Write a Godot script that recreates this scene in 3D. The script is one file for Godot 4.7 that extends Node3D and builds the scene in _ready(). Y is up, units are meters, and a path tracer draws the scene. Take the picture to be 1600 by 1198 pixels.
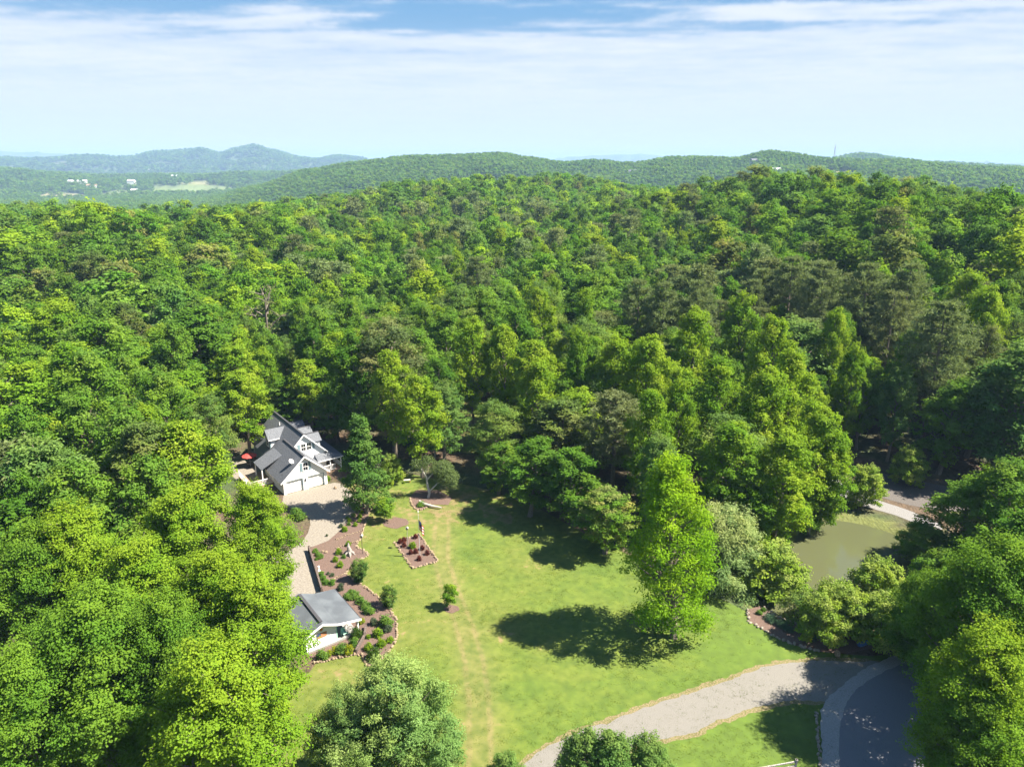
extends Node3D
# An aerial view over a wooded valley: a lawn with garden beds, a house, a shed and a pond among trees, hills beyond.

var rng := RandomNumberGenerator.new()
var bump := FastNoiseLite.new()
var names := {}
var M := {}
var P := {}          # tree prototypes: name -> {trunk, crown, height, radius}

# ---------------------------------------------------------------- terrain
const BASE := -62.0
# azimuth (x over -z), crest height, distance of the near tree line's crest; then the far ridges: distance, depth, [azimuth, crest]
const NEAR := [[-0.947, 9.0, 400], [-0.689, 8.2, 400], [-0.603, 8.7, 400], [-0.517, 5.7, 400], [-0.388, 5.5, 430], [-0.345, 6.1, 460], [-0.301, 6.3, 490], [-0.215, 5.3, 560], [-0.129, 11.2, 620], [-0.086, 13.2, 640], [0.000, 14.5, 650], [0.086, 13.4, 630], [0.172, 14.0, 520], [0.224, 14.5, 450], [0.258, 14.8, 420], [0.301, 19.0, 390], [0.345, 21.3, 350], [0.431, 24.1, 310], [0.517, 25.5, 275], [0.586, 20.9, 255], [0.637, 20.2, 245], [0.689, 19.7, 235], [0.947, 19.9, 230]]
const RIDGES := [
	[2000.0, 520.0, [[-0.947, -47.9], [-0.431, -59.1], [-0.345, -15.9], [-0.276, 23.1], [-0.207, 43.8], [-0.138, 58.5], [-0.086, 60.3], [-0.017, 66.9], [0.026, 53.8], [0.069, 42.3], [0.112, 48.8], [0.164, 40.6], [0.215, 55.1], [0.258, 54.9], [0.301, 51.6], [0.345, 68.4], [0.379, 62.0], [0.413, 52.7], [0.474, 46.4], [0.534, 47.7], [0.577, 39.0], [0.620, 33.4], [0.689, 28.1], [0.947, 34.2]]],
	[3600.0, 600.0, [[-0.947, 30.4], [-0.689, 24.3], [-0.637, 8.9], [-0.560, -7.7], [-0.431, -4.7], [-0.327, 5.1], [-0.207, 15.7], [0.388, 27.9], [0.422, 55.4], [0.448, 76.8], [0.469, 84.4], [0.517, 62.7], [0.560, 44.2], [0.689, 29.2], [0.947, 30.4]]],
	[6500.0, 1000.0, [[-0.947, 74.8], [-0.775, 69.8], [-0.689, 88.8], [-0.637, 76.5], [-0.577, 105.3], [-0.517, 92.9], [-0.474, 132.3], [-0.413, 159.0], [-0.392, 125.3], [-0.370, 160.8], [-0.345, 196.7], [-0.319, 152.6], [-0.284, 92.5], [-0.267, 77.3], [-0.233, 113.9], [-0.207, 93.5], [-0.172, 41.3], [-0.086, 14.7], [0.500, 16.8], [0.586, 17.5], [0.637, 22.5], [0.689, 13.9], [0.947, 36.0]]],
	[14000.0, 1600.0, [[-0.947, 183.6], [-0.775, 213.5], [-0.689, 258.0], [-0.655, 242.2], [-0.603, 227.1], [-0.560, 180.4], [-0.431, 218.8], [-0.207, 151.4], [-0.129, 141.3], [0.043, 141.9], [0.086, 198.8], [0.129, 232.2], [0.172, 242.3], [0.224, 173.4], [0.284, 127.5], [0.431, 50.0], [0.586, 69.9], [0.620, 98.9], [0.689, 69.0], [0.775, 86.4], [0.947, 66.7]]],
]
var near_e := PackedFloat32Array()
var near_d := PackedFloat32Array()
var ridges := []
const AZN := 600
const AZ0 := -1.4
const AZ1 := 1.4

func table(a: Array, k: int) -> PackedFloat32Array:
	var out := PackedFloat32Array()
	out.resize(AZN + 1)
	for i in AZN + 1:
		var x := AZ0 + (AZ1 - AZ0) * i / AZN
		var v: float = a[0][k] if x < a[0][0] else a[-1][k]
		for j in a.size() - 1:
			if x >= a[j][0] and x <= a[j + 1][0]:
				var f: float = (x - a[j][0]) / (a[j + 1][0] - a[j][0])
				v = lerpf(a[j][k], a[j + 1][k], f * f * (3.0 - 2.0 * f) * 0.5 + f * 0.5)
				break
		out[i] = v
	return out

func pick(t: PackedFloat32Array, az: float) -> float:
	var f := clampf((az - AZ0) / (AZ1 - AZ0), 0.0, 0.9999) * AZN
	var i := int(f)
	return lerpf(t[i], t[i + 1], f - i)

func pond_dip(x: float, z: float) -> float:
	# two overlapping hollows hold the pond
	var a := Vector2((x - 46.0) / 11.5, (z + 85.5) / 11.0).length()
	var b := Vector2((x - 35.5) / 7.2, (z + 75.0) / 6.6).length()
	return -2.2 * maxf(1.0 - smoothstep(0.55, 1.15, a), 1.0 - smoothstep(0.5, 1.15, b))

func ground(x: float, z: float) -> float:
	if z > -30.0:
		return 0.0
	var az := x / -z
	var r := sqrt(x * x + z * z)
	if r < 125.0:
		return pond_dip(x, z) if x > 24.0 else 0.0
	var e := pick(near_e, az)
	var d := pick(near_d, az)
	var h: float
	if r < d:
		h = e * smoothstep(125.0, d, r)
	else:
		h = lerpf(e, BASE, smoothstep(d, d + 900.0, r))
	h += bump.get_noise_2d(x, z) * 2.5 * smoothstep(125.0, 220.0, r)
	h += bump.get_noise_2d(x * 0.3 + 40.0, z * 0.3 - 80.0) * 13.0 * smoothstep(150.0, 300.0, r)
	if r > d + 200.0:
		for k: Dictionary in ridges:
			var q: float = (r - k.d) / k.w
			if absf(q) < 3.0:
				var top: float = pick(k.t, az)
				var v := BASE + (top - BASE) * exp(-q * q)
				v += bump.get_noise_2d(x * 0.22 + 900.0, z * 0.22) * k.d * 0.012 * minf(1.0, (v - BASE) * 0.02) * minf(1.0, absf(q) * 1.5)
				h = maxf(h, v)
	return h

# pale fields on the valley floor: [x, z, half length, half depth, kind]
const FIELDS := [[-1462.0, -2404.0, 90.0, 130.0, 0], [-1378.0, -2540.0, 66.0, 150.0, 1], [-1273.0, -2665.0, 96.0, 160.0, 1], [-1129.0, -2709.0, 84.0, 160.0, 1], [-1257.0, -2960.0, 66.0, 120.0, 2], [-720.0, -2300.0, 90.0, 130.0, 2], [-3095.0, -5098.0, 160.0, 110.0, 0], [-1455.0, -2840.0, 40.0, 90.0, 1], [730.0, -1640.0, 34.0, 46.0, 0], [436.0, -1533.0, 26.0, 50.0, 0]]

func field_at(x: float, z: float) -> int:
	for f: Array in FIELDS:
		var wob := 1.0 + 0.35 * bump.get_noise_2d(x * 0.5, z * 0.5)
		if absf(x - f[0]) < f[2] * wob and absf(z - f[1]) < f[3] * wob:
			return f[4]
	return -1

# ---------------------------------------------------------------- naming and node helpers
func numbered(called: String) -> String:
	var n: int = names.get(called, 0)
	names[called] = n + 1
	return called if n == 0 else "%s_%03d" % [called, n]

func tag(o: Node, label: String, category: String, group := "") -> Node:
	o.set_meta("label", label)
	o.set_meta("category", category)
	if group:
		o.set_meta("group", group)
	return o

func thing(called: String, label: String, category: String, at := Vector3.ZERO, turn := 0.0, group := "") -> Node3D:
	var o := Node3D.new()
	o.name = numbered(called)
	add_child(o)
	o.position = at
	o.rotation.y = turn
	tag(o, label, category, group)
	return o

func put(mesh: Mesh, called: String, m: Material, parent: Node, at := Vector3.ZERO) -> MeshInstance3D:
	var o := MeshInstance3D.new()
	o.mesh = mesh
	o.name = called if parent != self else numbered(called)
	o.material_override = m
	parent.add_child(o, true)
	o.position = at
	return o

func structure(mesh: Mesh, called: String, m: Material) -> MeshInstance3D:
	var o := put(mesh, called, m, self)
	o.set_meta("kind", "structure")
	return o

# ---------------------------------------------------------------- mesh helper
class Shape:
	var v := PackedVector3Array()
	var c := PackedColorArray()
	var u := PackedVector2Array()
	var i := PackedInt32Array()
	var col := Color.WHITE

	func vert(p: Vector3, uv := Vector2.ZERO) -> int:
		v.push_back(p)
		c.push_back(col)
		u.push_back(uv)
		return v.size() - 1

	func tri(a: Vector3, b: Vector3, d: Vector3) -> void:
		i.append_array([vert(a), vert(b), vert(d)])

	func quad(a: Vector3, b: Vector3, d: Vector3, e: Vector3) -> void:
		var n := vert(a)
		vert(b)
		vert(d)
		vert(e)
		i.append_array([n, n + 1, n + 2, n, n + 2, n + 3])

	func box(t: Transform3D, s: Vector3) -> void:
		var h := s * 0.5
		var k: Array[Vector3] = []
		for x in [-h.x, h.x]:
			for y in [-h.y, h.y]:
				for z in [-h.z, h.z]:
					k.push_back(t * Vector3(x, y, z))
		quad(k[0], k[1], k[3], k[2])
		quad(k[4], k[6], k[7], k[5])
		quad(k[0], k[4], k[5], k[1])
		quad(k[2], k[3], k[7], k[6])
		quad(k[0], k[2], k[6], k[4])
		quad(k[1], k[5], k[7], k[3])

	func block(x0: float, x1: float, y0: float, y1: float, z0: float, z1: float) -> void:
		box(Transform3D(Basis(), Vector3(x0 + x1, y0 + y1, z0 + z1) * 0.5), Vector3(absf(x1 - x0), absf(y1 - y0), absf(z1 - z0)))

	func bar(a: Vector3, b: Vector3, w: float, h := -1.0) -> void:
		var d := b - a
		var up := Vector3.UP if absf(d.normalized().y) < 0.95 else Vector3.RIGHT
		box(Transform3D(Basis.looking_at(d, up), (a + b) * 0.5), Vector3(w, h if h > 0.0 else w, d.length()))

	func slab(a: Vector3, b: Vector3, d: Vector3, e: Vector3, thick: float) -> void:
		var n := (b - a).cross(e - a).normalized()
		if n.y < 0.0:
			n = -n
		var q := n * -thick
		quad(a, b, d, e)
		quad(a + q, b + q, d + q, e + q)
		quad(a, b, b + q, a + q)
		quad(b, d, d + q, b + q)
		quad(d, e, e + q, d + q)
		quad(e, a, a + q, e + q)

	func prism(face: PackedVector2Array, z0: float, z1: float) -> void:
		# a polygon in x, y pulled from z0 to z1
		var t := Geometry2D.triangulate_polygon(face)
		for z: float in [z0, z1]:
			for k in range(0, t.size(), 3):
				tri(Vector3(face[t[k]].x, face[t[k]].y, z), Vector3(face[t[k + 1]].x, face[t[k + 1]].y, z), Vector3(face[t[k + 2]].x, face[t[k + 2]].y, z))
		for k in face.size():
			var p := face[k]
			var q := face[(k + 1) % face.size()]
			quad(Vector3(p.x, p.y, z0), Vector3(q.x, q.y, z0), Vector3(q.x, q.y, z1), Vector3(p.x, p.y, z1))

	func tube(pts: PackedVector3Array, rad: PackedFloat32Array, sides := 6) -> void:
		var first := v.size()
		for k in pts.size():
			var d := (pts[mini(k + 1, pts.size() - 1)] - pts[maxi(k - 1, 0)]).normalized()
			var s := d.cross(Vector3(0.31, 0.2, 0.93)).normalized()
			var t := d.cross(s)
			for j in sides:
				var a := TAU * j / sides
				vert(pts[k] + (s * cos(a) + t * sin(a)) * rad[k])
		for k in pts.size() - 1:
			for j in sides:
				var a := first + k * sides + j
				var b := first + k * sides + (j + 1) % sides
				i.append_array([a, b, b + sides, a, b + sides, a + sides])

	func rock(at: Vector3, s: Vector3, r: RandomNumberGenerator) -> void:
		var t := Transform3D(Basis.from_euler(Vector3(r.randf_range(-0.2, 0.2), r.randf() * TAU, r.randf_range(-0.2, 0.2))), at)
		var rings := [[-0.5, 0.8], [0.05, 1.0], [0.5, 0.6]]
		var first := v.size()
		for k: Array in rings:
			for j in 6:
				var a := TAU * j / 6.0
				var q: float = k[1] * r.randf_range(0.78, 1.1) * 0.5
				vert(t * (Vector3(cos(a) * q, k[0] * r.randf_range(0.85, 1.05), sin(a) * q) * s))
		var top := vert(t * Vector3(0, 0.56 * s.y, 0))
		for k in 2:
			for j in 6:
				var a := first + k * 6 + j
				var b := first + k * 6 + (j + 1) % 6
				i.append_array([a, b, b + 6, a, b + 6, a + 6])
		for j in 6:
			i.append_array([first + 12 + j, first + 12 + (j + 1) % 6, top])

	func ball(at: Vector3, s: Vector3, n := 8) -> void:
		var first := v.size()
		for k in n + 1:
			var y := -cos(PI * k / n)
			var q := sin(PI * k / n)
			for j in n:
				vert(at + Vector3(cos(TAU * j / n) * q, y, sin(TAU * j / n) * q) * s)
		for k in n:
			for j in n:
				var a := first + k * n + j
				var b := first + k * n + (j + 1) % n
				i.append_array([a, b, b + n, a, b + n, a + n])

	func leaf(p: Vector3, n: Vector3, d: Vector3, l: float, w: float) -> void:
		var s := n.cross(d)
		var len2 := s.length_squared()
		if len2 < 0.0001:
			s = Vector3(w, 0, 0) * 0.5
		else:
			s *= w * 0.5 / sqrt(len2)
		var mid := p + d * (l * 0.45) + n * (w * 0.16)
		var at := v.size()
		v.push_back(p)
		v.push_back(mid + s)
		v.push_back(p + d * l)
		v.push_back(mid - s)
		c.push_back(col)
		c.push_back(col)
		c.push_back(col)
		c.push_back(col)
		i.push_back(at)
		i.push_back(at + 1)
		i.push_back(at + 2)
		i.push_back(at)
		i.push_back(at + 2)
		i.push_back(at + 3)

	func make() -> ArrayMesh:
		var a := []
		a.resize(Mesh.ARRAY_MAX)
		a[Mesh.ARRAY_VERTEX] = v
		a[Mesh.ARRAY_COLOR] = c
		if u.size() == v.size():
			a[Mesh.ARRAY_TEX_UV] = u
		a[Mesh.ARRAY_INDEX] = i
		var m := ArrayMesh.new()
		m.add_surface_from_arrays(Mesh.PRIMITIVE_TRIANGLES, a)
		return m

# ---------------------------------------------------------------- materials
func lin(r: float, g: float, b: float) -> Color:
	return Color(r, g, b).linear_to_srgb()

func paint(r: float, g: float, b: float, rough := 0.8) -> StandardMaterial3D:
	var m := StandardMaterial3D.new()
	m.albedo_color = lin(r, g, b)
	m.roughness = rough
	m.cull_mode = BaseMaterial3D.CULL_DISABLED
	return m

func noise_tex(sd: int, freq: float, stops: Array, size := 512, octaves := 5) -> NoiseTexture2D:
	# stops: [offset, linear r, g, b] rows
	var n := FastNoiseLite.new()
	n.seed = sd
	n.frequency = freq
	n.fractal_octaves = octaves
	var g := Gradient.new()
	var off := PackedFloat32Array()
	var cols := PackedColorArray()
	for s: Array in stops:
		off.push_back(s[0])
		cols.push_back(lin(s[1], s[2], s[3]))
	g.offsets = off
	g.colors = cols
	var t := NoiseTexture2D.new()
	t.width = size
	t.height = size
	t.seamless = true
	t.noise = n
	t.color_ramp = g
	return t

func gray_tex(sd: int, freq: float, size := 512) -> NoiseTexture2D:
	return noise_tex(sd, freq, [[0.0, 0.0, 0.0, 0.0], [1.0, 1.0, 1.0, 1.0]], size)

func surface(tex: Texture2D, scale: float, rough: float, relief: Texture2D = null, relief_cm := 0.0) -> StandardMaterial3D:
	var m := StandardMaterial3D.new()
	m.albedo_texture = tex
	m.roughness = rough
	m.uv1_triplanar = true
	m.uv1_world_triplanar = true
	m.uv1_scale = Vector3.ONE * scale
	m.cull_mode = BaseMaterial3D.CULL_DISABLED
	if relief:
		m.heightmap_enabled = true
		m.heightmap_texture = relief
		m.heightmap_scale = relief_cm
	return m

func leaf_mat(through: float, tint := Color(1.0, 1.0, 0.62)) -> StandardMaterial3D:
	var m := StandardMaterial3D.new()
	m.vertex_color_use_as_albedo = true
	m.roughness = 0.6
	m.metallic_specular = 0.12
	m.cull_mode = BaseMaterial3D.CULL_DISABLED
	m.backlight_enabled = true
	m.backlight = Color(through * tint.r, through * tint.g, through * tint.b).linear_to_srgb()
	return m

func make_materials() -> void:
	M.leaf = leaf_mat(1.0)
	M.needle = leaf_mat(0.8)
	M.bark = surface(noise_tex(3, 0.03, [[0.2, 0.07, 0.055, 0.04], [0.55, 0.16, 0.135, 0.105], [0.8, 0.26, 0.24, 0.2]], 256), 1.2, 0.9, gray_tex(4, 0.05, 256), 3.0)
	M.white = paint(0.78, 0.78, 0.76, 0.6)
	M.siding = paint(0.74, 0.75, 0.74, 0.65)
	M.siding_green = paint(0.36, 0.62, 0.50, 0.6)
	M.trim = paint(0.8, 0.8, 0.8, 0.5)
	M.shutter = paint(0.16, 0.24, 0.27, 0.6)
	M.glass = paint(0.02, 0.025, 0.03, 0.08)
	M.shingle = surface(noise_tex(11, 0.02, [[0.25, 0.058, 0.065, 0.077], [0.5, 0.102, 0.112, 0.129], [0.78, 0.160, 0.174, 0.193]], 512), 0.45, 0.85, gray_tex(12, 0.08), 0.8)
	M.shingle_light = surface(noise_tex(13, 0.004, [[0.25, 0.064, 0.075, 0.088], [0.5, 0.087, 0.102, 0.116], [0.78, 0.113, 0.128, 0.144]], 512), 0.12, 0.85, gray_tex(12, 0.08), 0.4)
	M.vent = paint(0.05, 0.05, 0.055, 0.6)
	M.timber = surface(noise_tex(15, 0.03, [[0.2, 0.05, 0.035, 0.03], [0.6, 0.11, 0.085, 0.07], [0.9, 0.2, 0.165, 0.14]], 256), 0.8, 0.9)
	M.grey_wood = surface(noise_tex(16, 0.03, [[0.2, 0.16, 0.145, 0.13], [0.6, 0.3, 0.285, 0.265], [0.9, 0.45, 0.43, 0.41]], 256), 0.9, 0.9)
	M.pale_wood = surface(noise_tex(17, 0.03, [[0.2, 0.32, 0.3, 0.27], [0.9, 0.55, 0.53, 0.5]], 256), 0.9, 0.9)
	M.deck = paint(0.3, 0.2, 0.14, 0.8)
	M.metal = paint(0.5, 0.52, 0.54, 0.4)
	M.dark = paint(0.035, 0.035, 0.04, 0.6)
	M.red = paint(0.55, 0.055, 0.045, 0.8)
	M.tan = paint(0.3, 0.2, 0.12)
	M.navy = paint(0.03, 0.05, 0.14)
	M.orange = paint(0.5, 0.22, 0.05)
	M.blue = paint(0.04, 0.12, 0.3, 0.5)
	M.rust = paint(0.5, 0.17, 0.06, 0.7)
	M.mulch = surface(noise_tex(21, 0.045, [[0.15, 0.062, 0.038, 0.029], [0.5, 0.125, 0.08, 0.062], [0.85, 0.19, 0.132, 0.105]], 512), 0.35, 0.95, gray_tex(22, 0.07), 6.0)
	M.mulch_pale = surface(noise_tex(23, 0.05, [[0.15, 0.075, 0.048, 0.036], [0.5, 0.135, 0.090, 0.068], [0.85, 0.190, 0.135, 0.100]], 512), 0.35, 0.95, gray_tex(22, 0.07), 6.0)
	M.gravel = surface(noise_tex(24, 0.1, [[0.15, 0.092, 0.087, 0.074], [0.5, 0.164, 0.158, 0.140], [0.85, 0.248, 0.241, 0.221]], 1024), 0.16, 0.95, gray_tex(25, 0.16, 1024), 2.0)
	M.drive = surface(noise_tex(26, 0.03, [[0.15, 0.145, 0.128, 0.104], [0.5, 0.185, 0.168, 0.138], [0.85, 0.225, 0.205, 0.17]], 1024), 0.1, 0.95, gray_tex(25, 0.16, 1024), 0.7)
	M.white_gravel = surface(noise_tex(27, 0.06, [[0.1, 0.108, 0.104, 0.101], [0.5, 0.187, 0.184, 0.180], [0.9, 0.259, 0.256, 0.252]], 512), 0.3, 0.95, gray_tex(25, 0.16, 1024), 2.0)
	M.asphalt = surface(noise_tex(28, 0.08, [[0.15, 0.112, 0.117, 0.128], [0.5, 0.138, 0.144, 0.156], [0.85, 0.168, 0.174, 0.186]], 1024), 0.15, 0.9, gray_tex(25, 0.16, 1024), 0.15)
	M.concrete = surface(noise_tex(29, 0.05, [[0.15, 0.217, 0.214, 0.204], [0.5, 0.255, 0.252, 0.240], [0.85, 0.300, 0.294, 0.277]], 512), 0.2, 0.9, gray_tex(25, 0.16, 1024), 0.15)
	M.stone = surface(noise_tex(30, 0.03, [[0.1, 0.13, 0.09, 0.052], [0.5, 0.235, 0.178, 0.112], [0.9, 0.34, 0.285, 0.205]], 256), 0.7, 0.9)
	M.stone_grey = surface(noise_tex(31, 0.03, [[0.1, 0.136, 0.119, 0.095], [0.9, 0.326, 0.287, 0.234]], 256), 0.7, 0.9)
	M.water = paint(0.078, 0.087, 0.042, 0.07)
	var w := noise_tex(33, 0.01, [[0.0, 0.47, 0.47, 0.47], [1.0, 0.53, 0.53, 0.53]], 256, 3)
	M.water.heightmap_enabled = true
	M.water.heightmap_texture = w
	M.water.heightmap_scale = 4.0
	M.water.uv1_triplanar = true
	M.water.uv1_world_triplanar = true
	M.water.uv1_scale = Vector3.ONE * 0.15
	M.ground = surface(noise_tex(35, 0.02, [[0.1, 0.55, 0.55, 0.55], [0.5, 0.85, 0.85, 0.85], [0.9, 1.0, 1.0, 1.0]], 512), 0.08, 0.95, gray_tex(36, 0.05), 12.0)
	M.ground.vertex_color_use_as_albedo = true
	M.ground.albedo_color = Color.WHITE

# ---------------------------------------------------------------- trees
func unit() -> Vector3:
	var y := rng.randf_range(-1.0, 1.0)
	var a := rng.randf() * TAU
	var q := sqrt(1.0 - y * y)
	return Vector3(cos(a) * q, y, sin(a) * q)

func prof(p: PackedFloat32Array, t: float) -> float:
	var f := clampf(t, 0.0, 0.9999) * (p.size() - 1)
	var k := int(f)
	return lerpf(p[k], p[k + 1], f - k)

const DOME := [0.5, 0.82, 0.98, 1.0, 0.9, 0.68, 0.3]
const OVOID := [0.45, 0.78, 1.0, 0.98, 0.82, 0.58, 0.2]
const CONE := [0.85, 1.0, 0.88, 0.7, 0.5, 0.3, 0.08]
const BUSH := [0.75, 1.0, 1.0, 0.85, 0.5]

# boughs, each a cluster of leaf clumps, set round a crown profile; limbs run from the trunk to every bough
func make_tree(called: String, sd: int, s: Dictionary) -> void:
	rng.seed = sd
	var h: float = s.h
	var r: float = s.r
	var low: float = s.get("low", 0.3) * h
	var p := PackedFloat32Array(s.get("prof", DOME))
	var nb: int = s.boughs
	var nc: int = s.clumps
	var nl: int = s.leaves
	var ll: float = s.l
	var lw: float = s.get("w", 0.62) * ll
	var rc: float = s.get("rc", 0.17) * r
	var base: Color = s.col
	var vary: float = s.get("vary", 0.22)
	var droop: float = s.get("droop", 0.0)
	var tip: Color = s.get("tip", base)
	var crown := Shape.new()
	var wood := Shape.new()
	var lean := Vector3(rng.randf_range(-0.06, 0.06) * h, 0, rng.randf_range(-0.06, 0.06) * h)
	var stems: int = s.get("stems", 1)
	var tr: float = s.get("trunk", 0.018) * h
	for k in stems:
		var foot := Vector3.ZERO
		var top := lean * 0.8 + Vector3(0, low + (h - low) * 0.75, 0)
		if stems > 1:
			var a := TAU * k / stems + rng.randf()
			foot = Vector3(cos(a), 0, sin(a)) * r * 0.08
			top = Vector3(cos(a) * r * 0.55, h * 0.75, sin(a) * r * 0.55)
		var pts := PackedVector3Array()
		var rad := PackedFloat32Array()
		for j in 7:
			var t := j / 6.0
			pts.push_back(foot.lerp(top, t) + Vector3(sin(t * 5.0 + k) * 0.015 * h, -0.25 if j == 0 else 0.0, cos(t * 4.0 + sd) * 0.012 * h) * minf(1.0, t * 4.0 + (1.0 if j == 0 else 0.0)))
			rad.push_back(tr * (1.25 if j == 0 else lerpf(1.0, 0.22, t)))
		wood.tube(pts, rad, 7)
	for b in nb:
		var t := (b + rng.randf()) / nb
		t = clampf(pow(t, s.get("bias", 0.85)), 0.02, 0.98)
		var a := b * 2.39996 + rng.randf_range(-0.5, 0.5)
		var out := Vector3(cos(a), 0, sin(a))
		var pr := r * prof(p, t)
		var br: float = r * rng.randf_range(0.2, 0.44) * s.get("lump", 1.0) * lerpf(0.75, 1.0, prof(p, t))
		var centre := lean * t + Vector3(0, low + (h - low) * t * 0.94, 0) + out * maxf(0.0, pr - br) * rng.randf_range(0.75, 1.08)
		var face := (out * lerpf(1.0, 0.3, t) + Vector3(0, lerpf(0.1, 1.0, t), 0)).normalized()
		var hue := rng.randf_range(-1.0, 1.0)
		if stems == 1 and s.get("limbs", true):
			var y0 := clampf(centre.y - (0.35 + rng.randf() * 0.2) * pr - 0.04 * h, low * 0.8, h * 0.8)
			var q := lean * (y0 / h) + Vector3(0, y0, 0)
			var mid := q.lerp(centre, 0.55) + Vector3(0, 0.04 * r, 0)
			wood.tube(PackedVector3Array([q, mid, centre + face * br * 0.5]), PackedFloat32Array([tr * 0.4, tr * 0.26, tr * 0.07]), 4)
		for k in nc:
			var d := (unit() + face * 0.55).normalized()
			var cp: Vector3 = centre + d * br * Vector3(1.0, 0.85, 1.0) * rng.randf_range(0.45, 1.15)
			var rk := rc * rng.randf_range(0.6, 1.25)
			var spray := (d + out * 0.4 + Vector3(0, 0.15 - droop, 0) + unit() * 0.4).normalized() * rk
			if s.get("twigs", 0.0) > rng.randf():
				wood.tube(PackedVector3Array([centre, cp + d * rc]), PackedFloat32Array([tr * 0.1, tr * 0.03]), 3)
			var shade := hue * vary * 0.5 + rng.randf_range(-1.0, 1.0) * vary * 0.5
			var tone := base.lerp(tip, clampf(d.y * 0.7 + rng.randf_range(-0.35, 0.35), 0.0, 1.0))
			for j in nl:
				var e := (unit() + d * 0.35).normalized()
				var lp: Vector3 = cp + e * rk * Vector3(0.95, 0.6, 0.95) * sqrt(rng.randf_range(0.1, 1.0)) + spray * rng.randf_range(-0.6, 1.15)
				lp.y -= droop * rng.randf() * rc * 3.0
				var n := (e * 0.5 + d * 0.35 + Vector3(0, 0.6, 0) + unit() * 0.55).normalized()
				var dir := (unit() + e * 0.5 - Vector3(0, 0.25 + droop, 0)).normalized()
				dir = (dir - n * dir.dot(n) * 0.85).normalized()
				var f := 1.0 + shade + rng.randf_range(-0.5, 0.5) * vary
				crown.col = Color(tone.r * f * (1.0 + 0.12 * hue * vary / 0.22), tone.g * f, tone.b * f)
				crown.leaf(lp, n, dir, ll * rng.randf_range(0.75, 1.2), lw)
	# leaves deeper in the crown
	for j in int(nb * nc * nl * s.get("core", 0.08)):
		var t := rng.randf_range(0.05, 0.85)
		var a := rng.randf() * TAU
		var q := r * prof(p, t) * sqrt(rng.randf()) * 0.62
		crown.col = base * rng.randf_range(0.8, 1.1)
		crown.leaf(lean * t + Vector3(cos(a) * q, low + (h - low) * t * 0.92, sin(a) * q), (unit() + Vector3(0, 0.8, 0)).normalized(), unit(), ll * 1.3, lw * 1.3)
	P[called] = {"trunk": wood.make(), "crown": crown.make(), "h": h, "r": r, "leaf": M.leaf}

# pines: tiers of branches with upturned needle tufts
func make_pine(called: String, sd: int, s: Dictionary) -> void:
	rng.seed = sd
	var h: float = s.h
	var r: float = s.r
	var low: float = s.get("low", 0.4) * h
	var base: Color = s.col
	var crown := Shape.new()
	var wood := Shape.new()
	wood.tube(PackedVector3Array([Vector3(0, -0.3, 0), Vector3(0.1, h * 0.5, 0), Vector3(0, h * 0.97, 0)]), PackedFloat32Array([h * 0.014, h * 0.01, h * 0.003]), 6)
	var tiers: int = s.tiers
	for k in tiers:
		var t := (k + rng.randf() * 0.8) / tiers
		var y := low + (h - low) * t
		var reach := r * (1.0 - pow(t, 2.8) * 0.72) * lerpf(0.6, 1.0, minf(1.0, t * 3.0)) * rng.randf_range(0.8, 1.1)
		for j in int(s.get("arms", 5)):
			var a: float = j * TAU / s.get("arms", 5) + k * 1.3 + rng.randf_range(-0.4, 0.4)
			var far := reach * rng.randf_range(0.65, 1.1)
			var o := Vector3(cos(a), 0, sin(a))
			var tipp := Vector3(0, y, 0) + o * far + Vector3(0, far * rng.randf_range(0.0, 0.28), 0)
			wood.tube(PackedVector3Array([Vector3(0, y, 0), tipp]), PackedFloat32Array([h * 0.002, h * 0.0006]), 3)
			var hue := rng.randf_range(-1.0, 1.0)
			for q in int(s.tufts):
				var f := lerpf(0.35, 1.05, (q + rng.randf()) / s.tufts)
				var cp := Vector3(0, y, 0).lerp(tipp, f) + Vector3(rng.randf_range(-1, 1), rng.randf_range(-0.3, 0.6), rng.randf_range(-1, 1)) * far * 0.2 * f
				for n in int(s.needles):
					var d := (unit() + o * 0.5 + Vector3(0, 0.5, 0)).normalized()
					var side := (Vector3(0, 0.9, 0) + unit()).normalized()
					var g := 1.0 + hue * 0.12 + rng.randf_range(-0.25, 0.25)
					crown.col = Color(base.r * g, base.g * g, base.b * g)
					crown.leaf(cp + unit() * s.l * 0.5, side, d, s.l * rng.randf_range(0.7, 1.2), s.l * s.get("w", 0.2))
	P[called] = {"trunk": wood.make(), "crown": crown.make(), "h": h, "r": r, "leaf": M.needle}

const BRIGHT := Color(0.185, 0.310, 0.022)
const LIME := Color(0.240, 0.350, 0.035)
const GREEN := Color(0.128, 0.250, 0.026)
const DEEP := Color(0.090, 0.195, 0.026)
const BLUEISH := Color(0.125, 0.235, 0.055)
const OLIVE := Color(0.165, 0.205, 0.060)
const PALE := Color(0.180, 0.260, 0.070)
const PINE := Color(0.165, 0.220, 0.090)
const GREY := Color(0.15, 0.185, 0.07)

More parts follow.
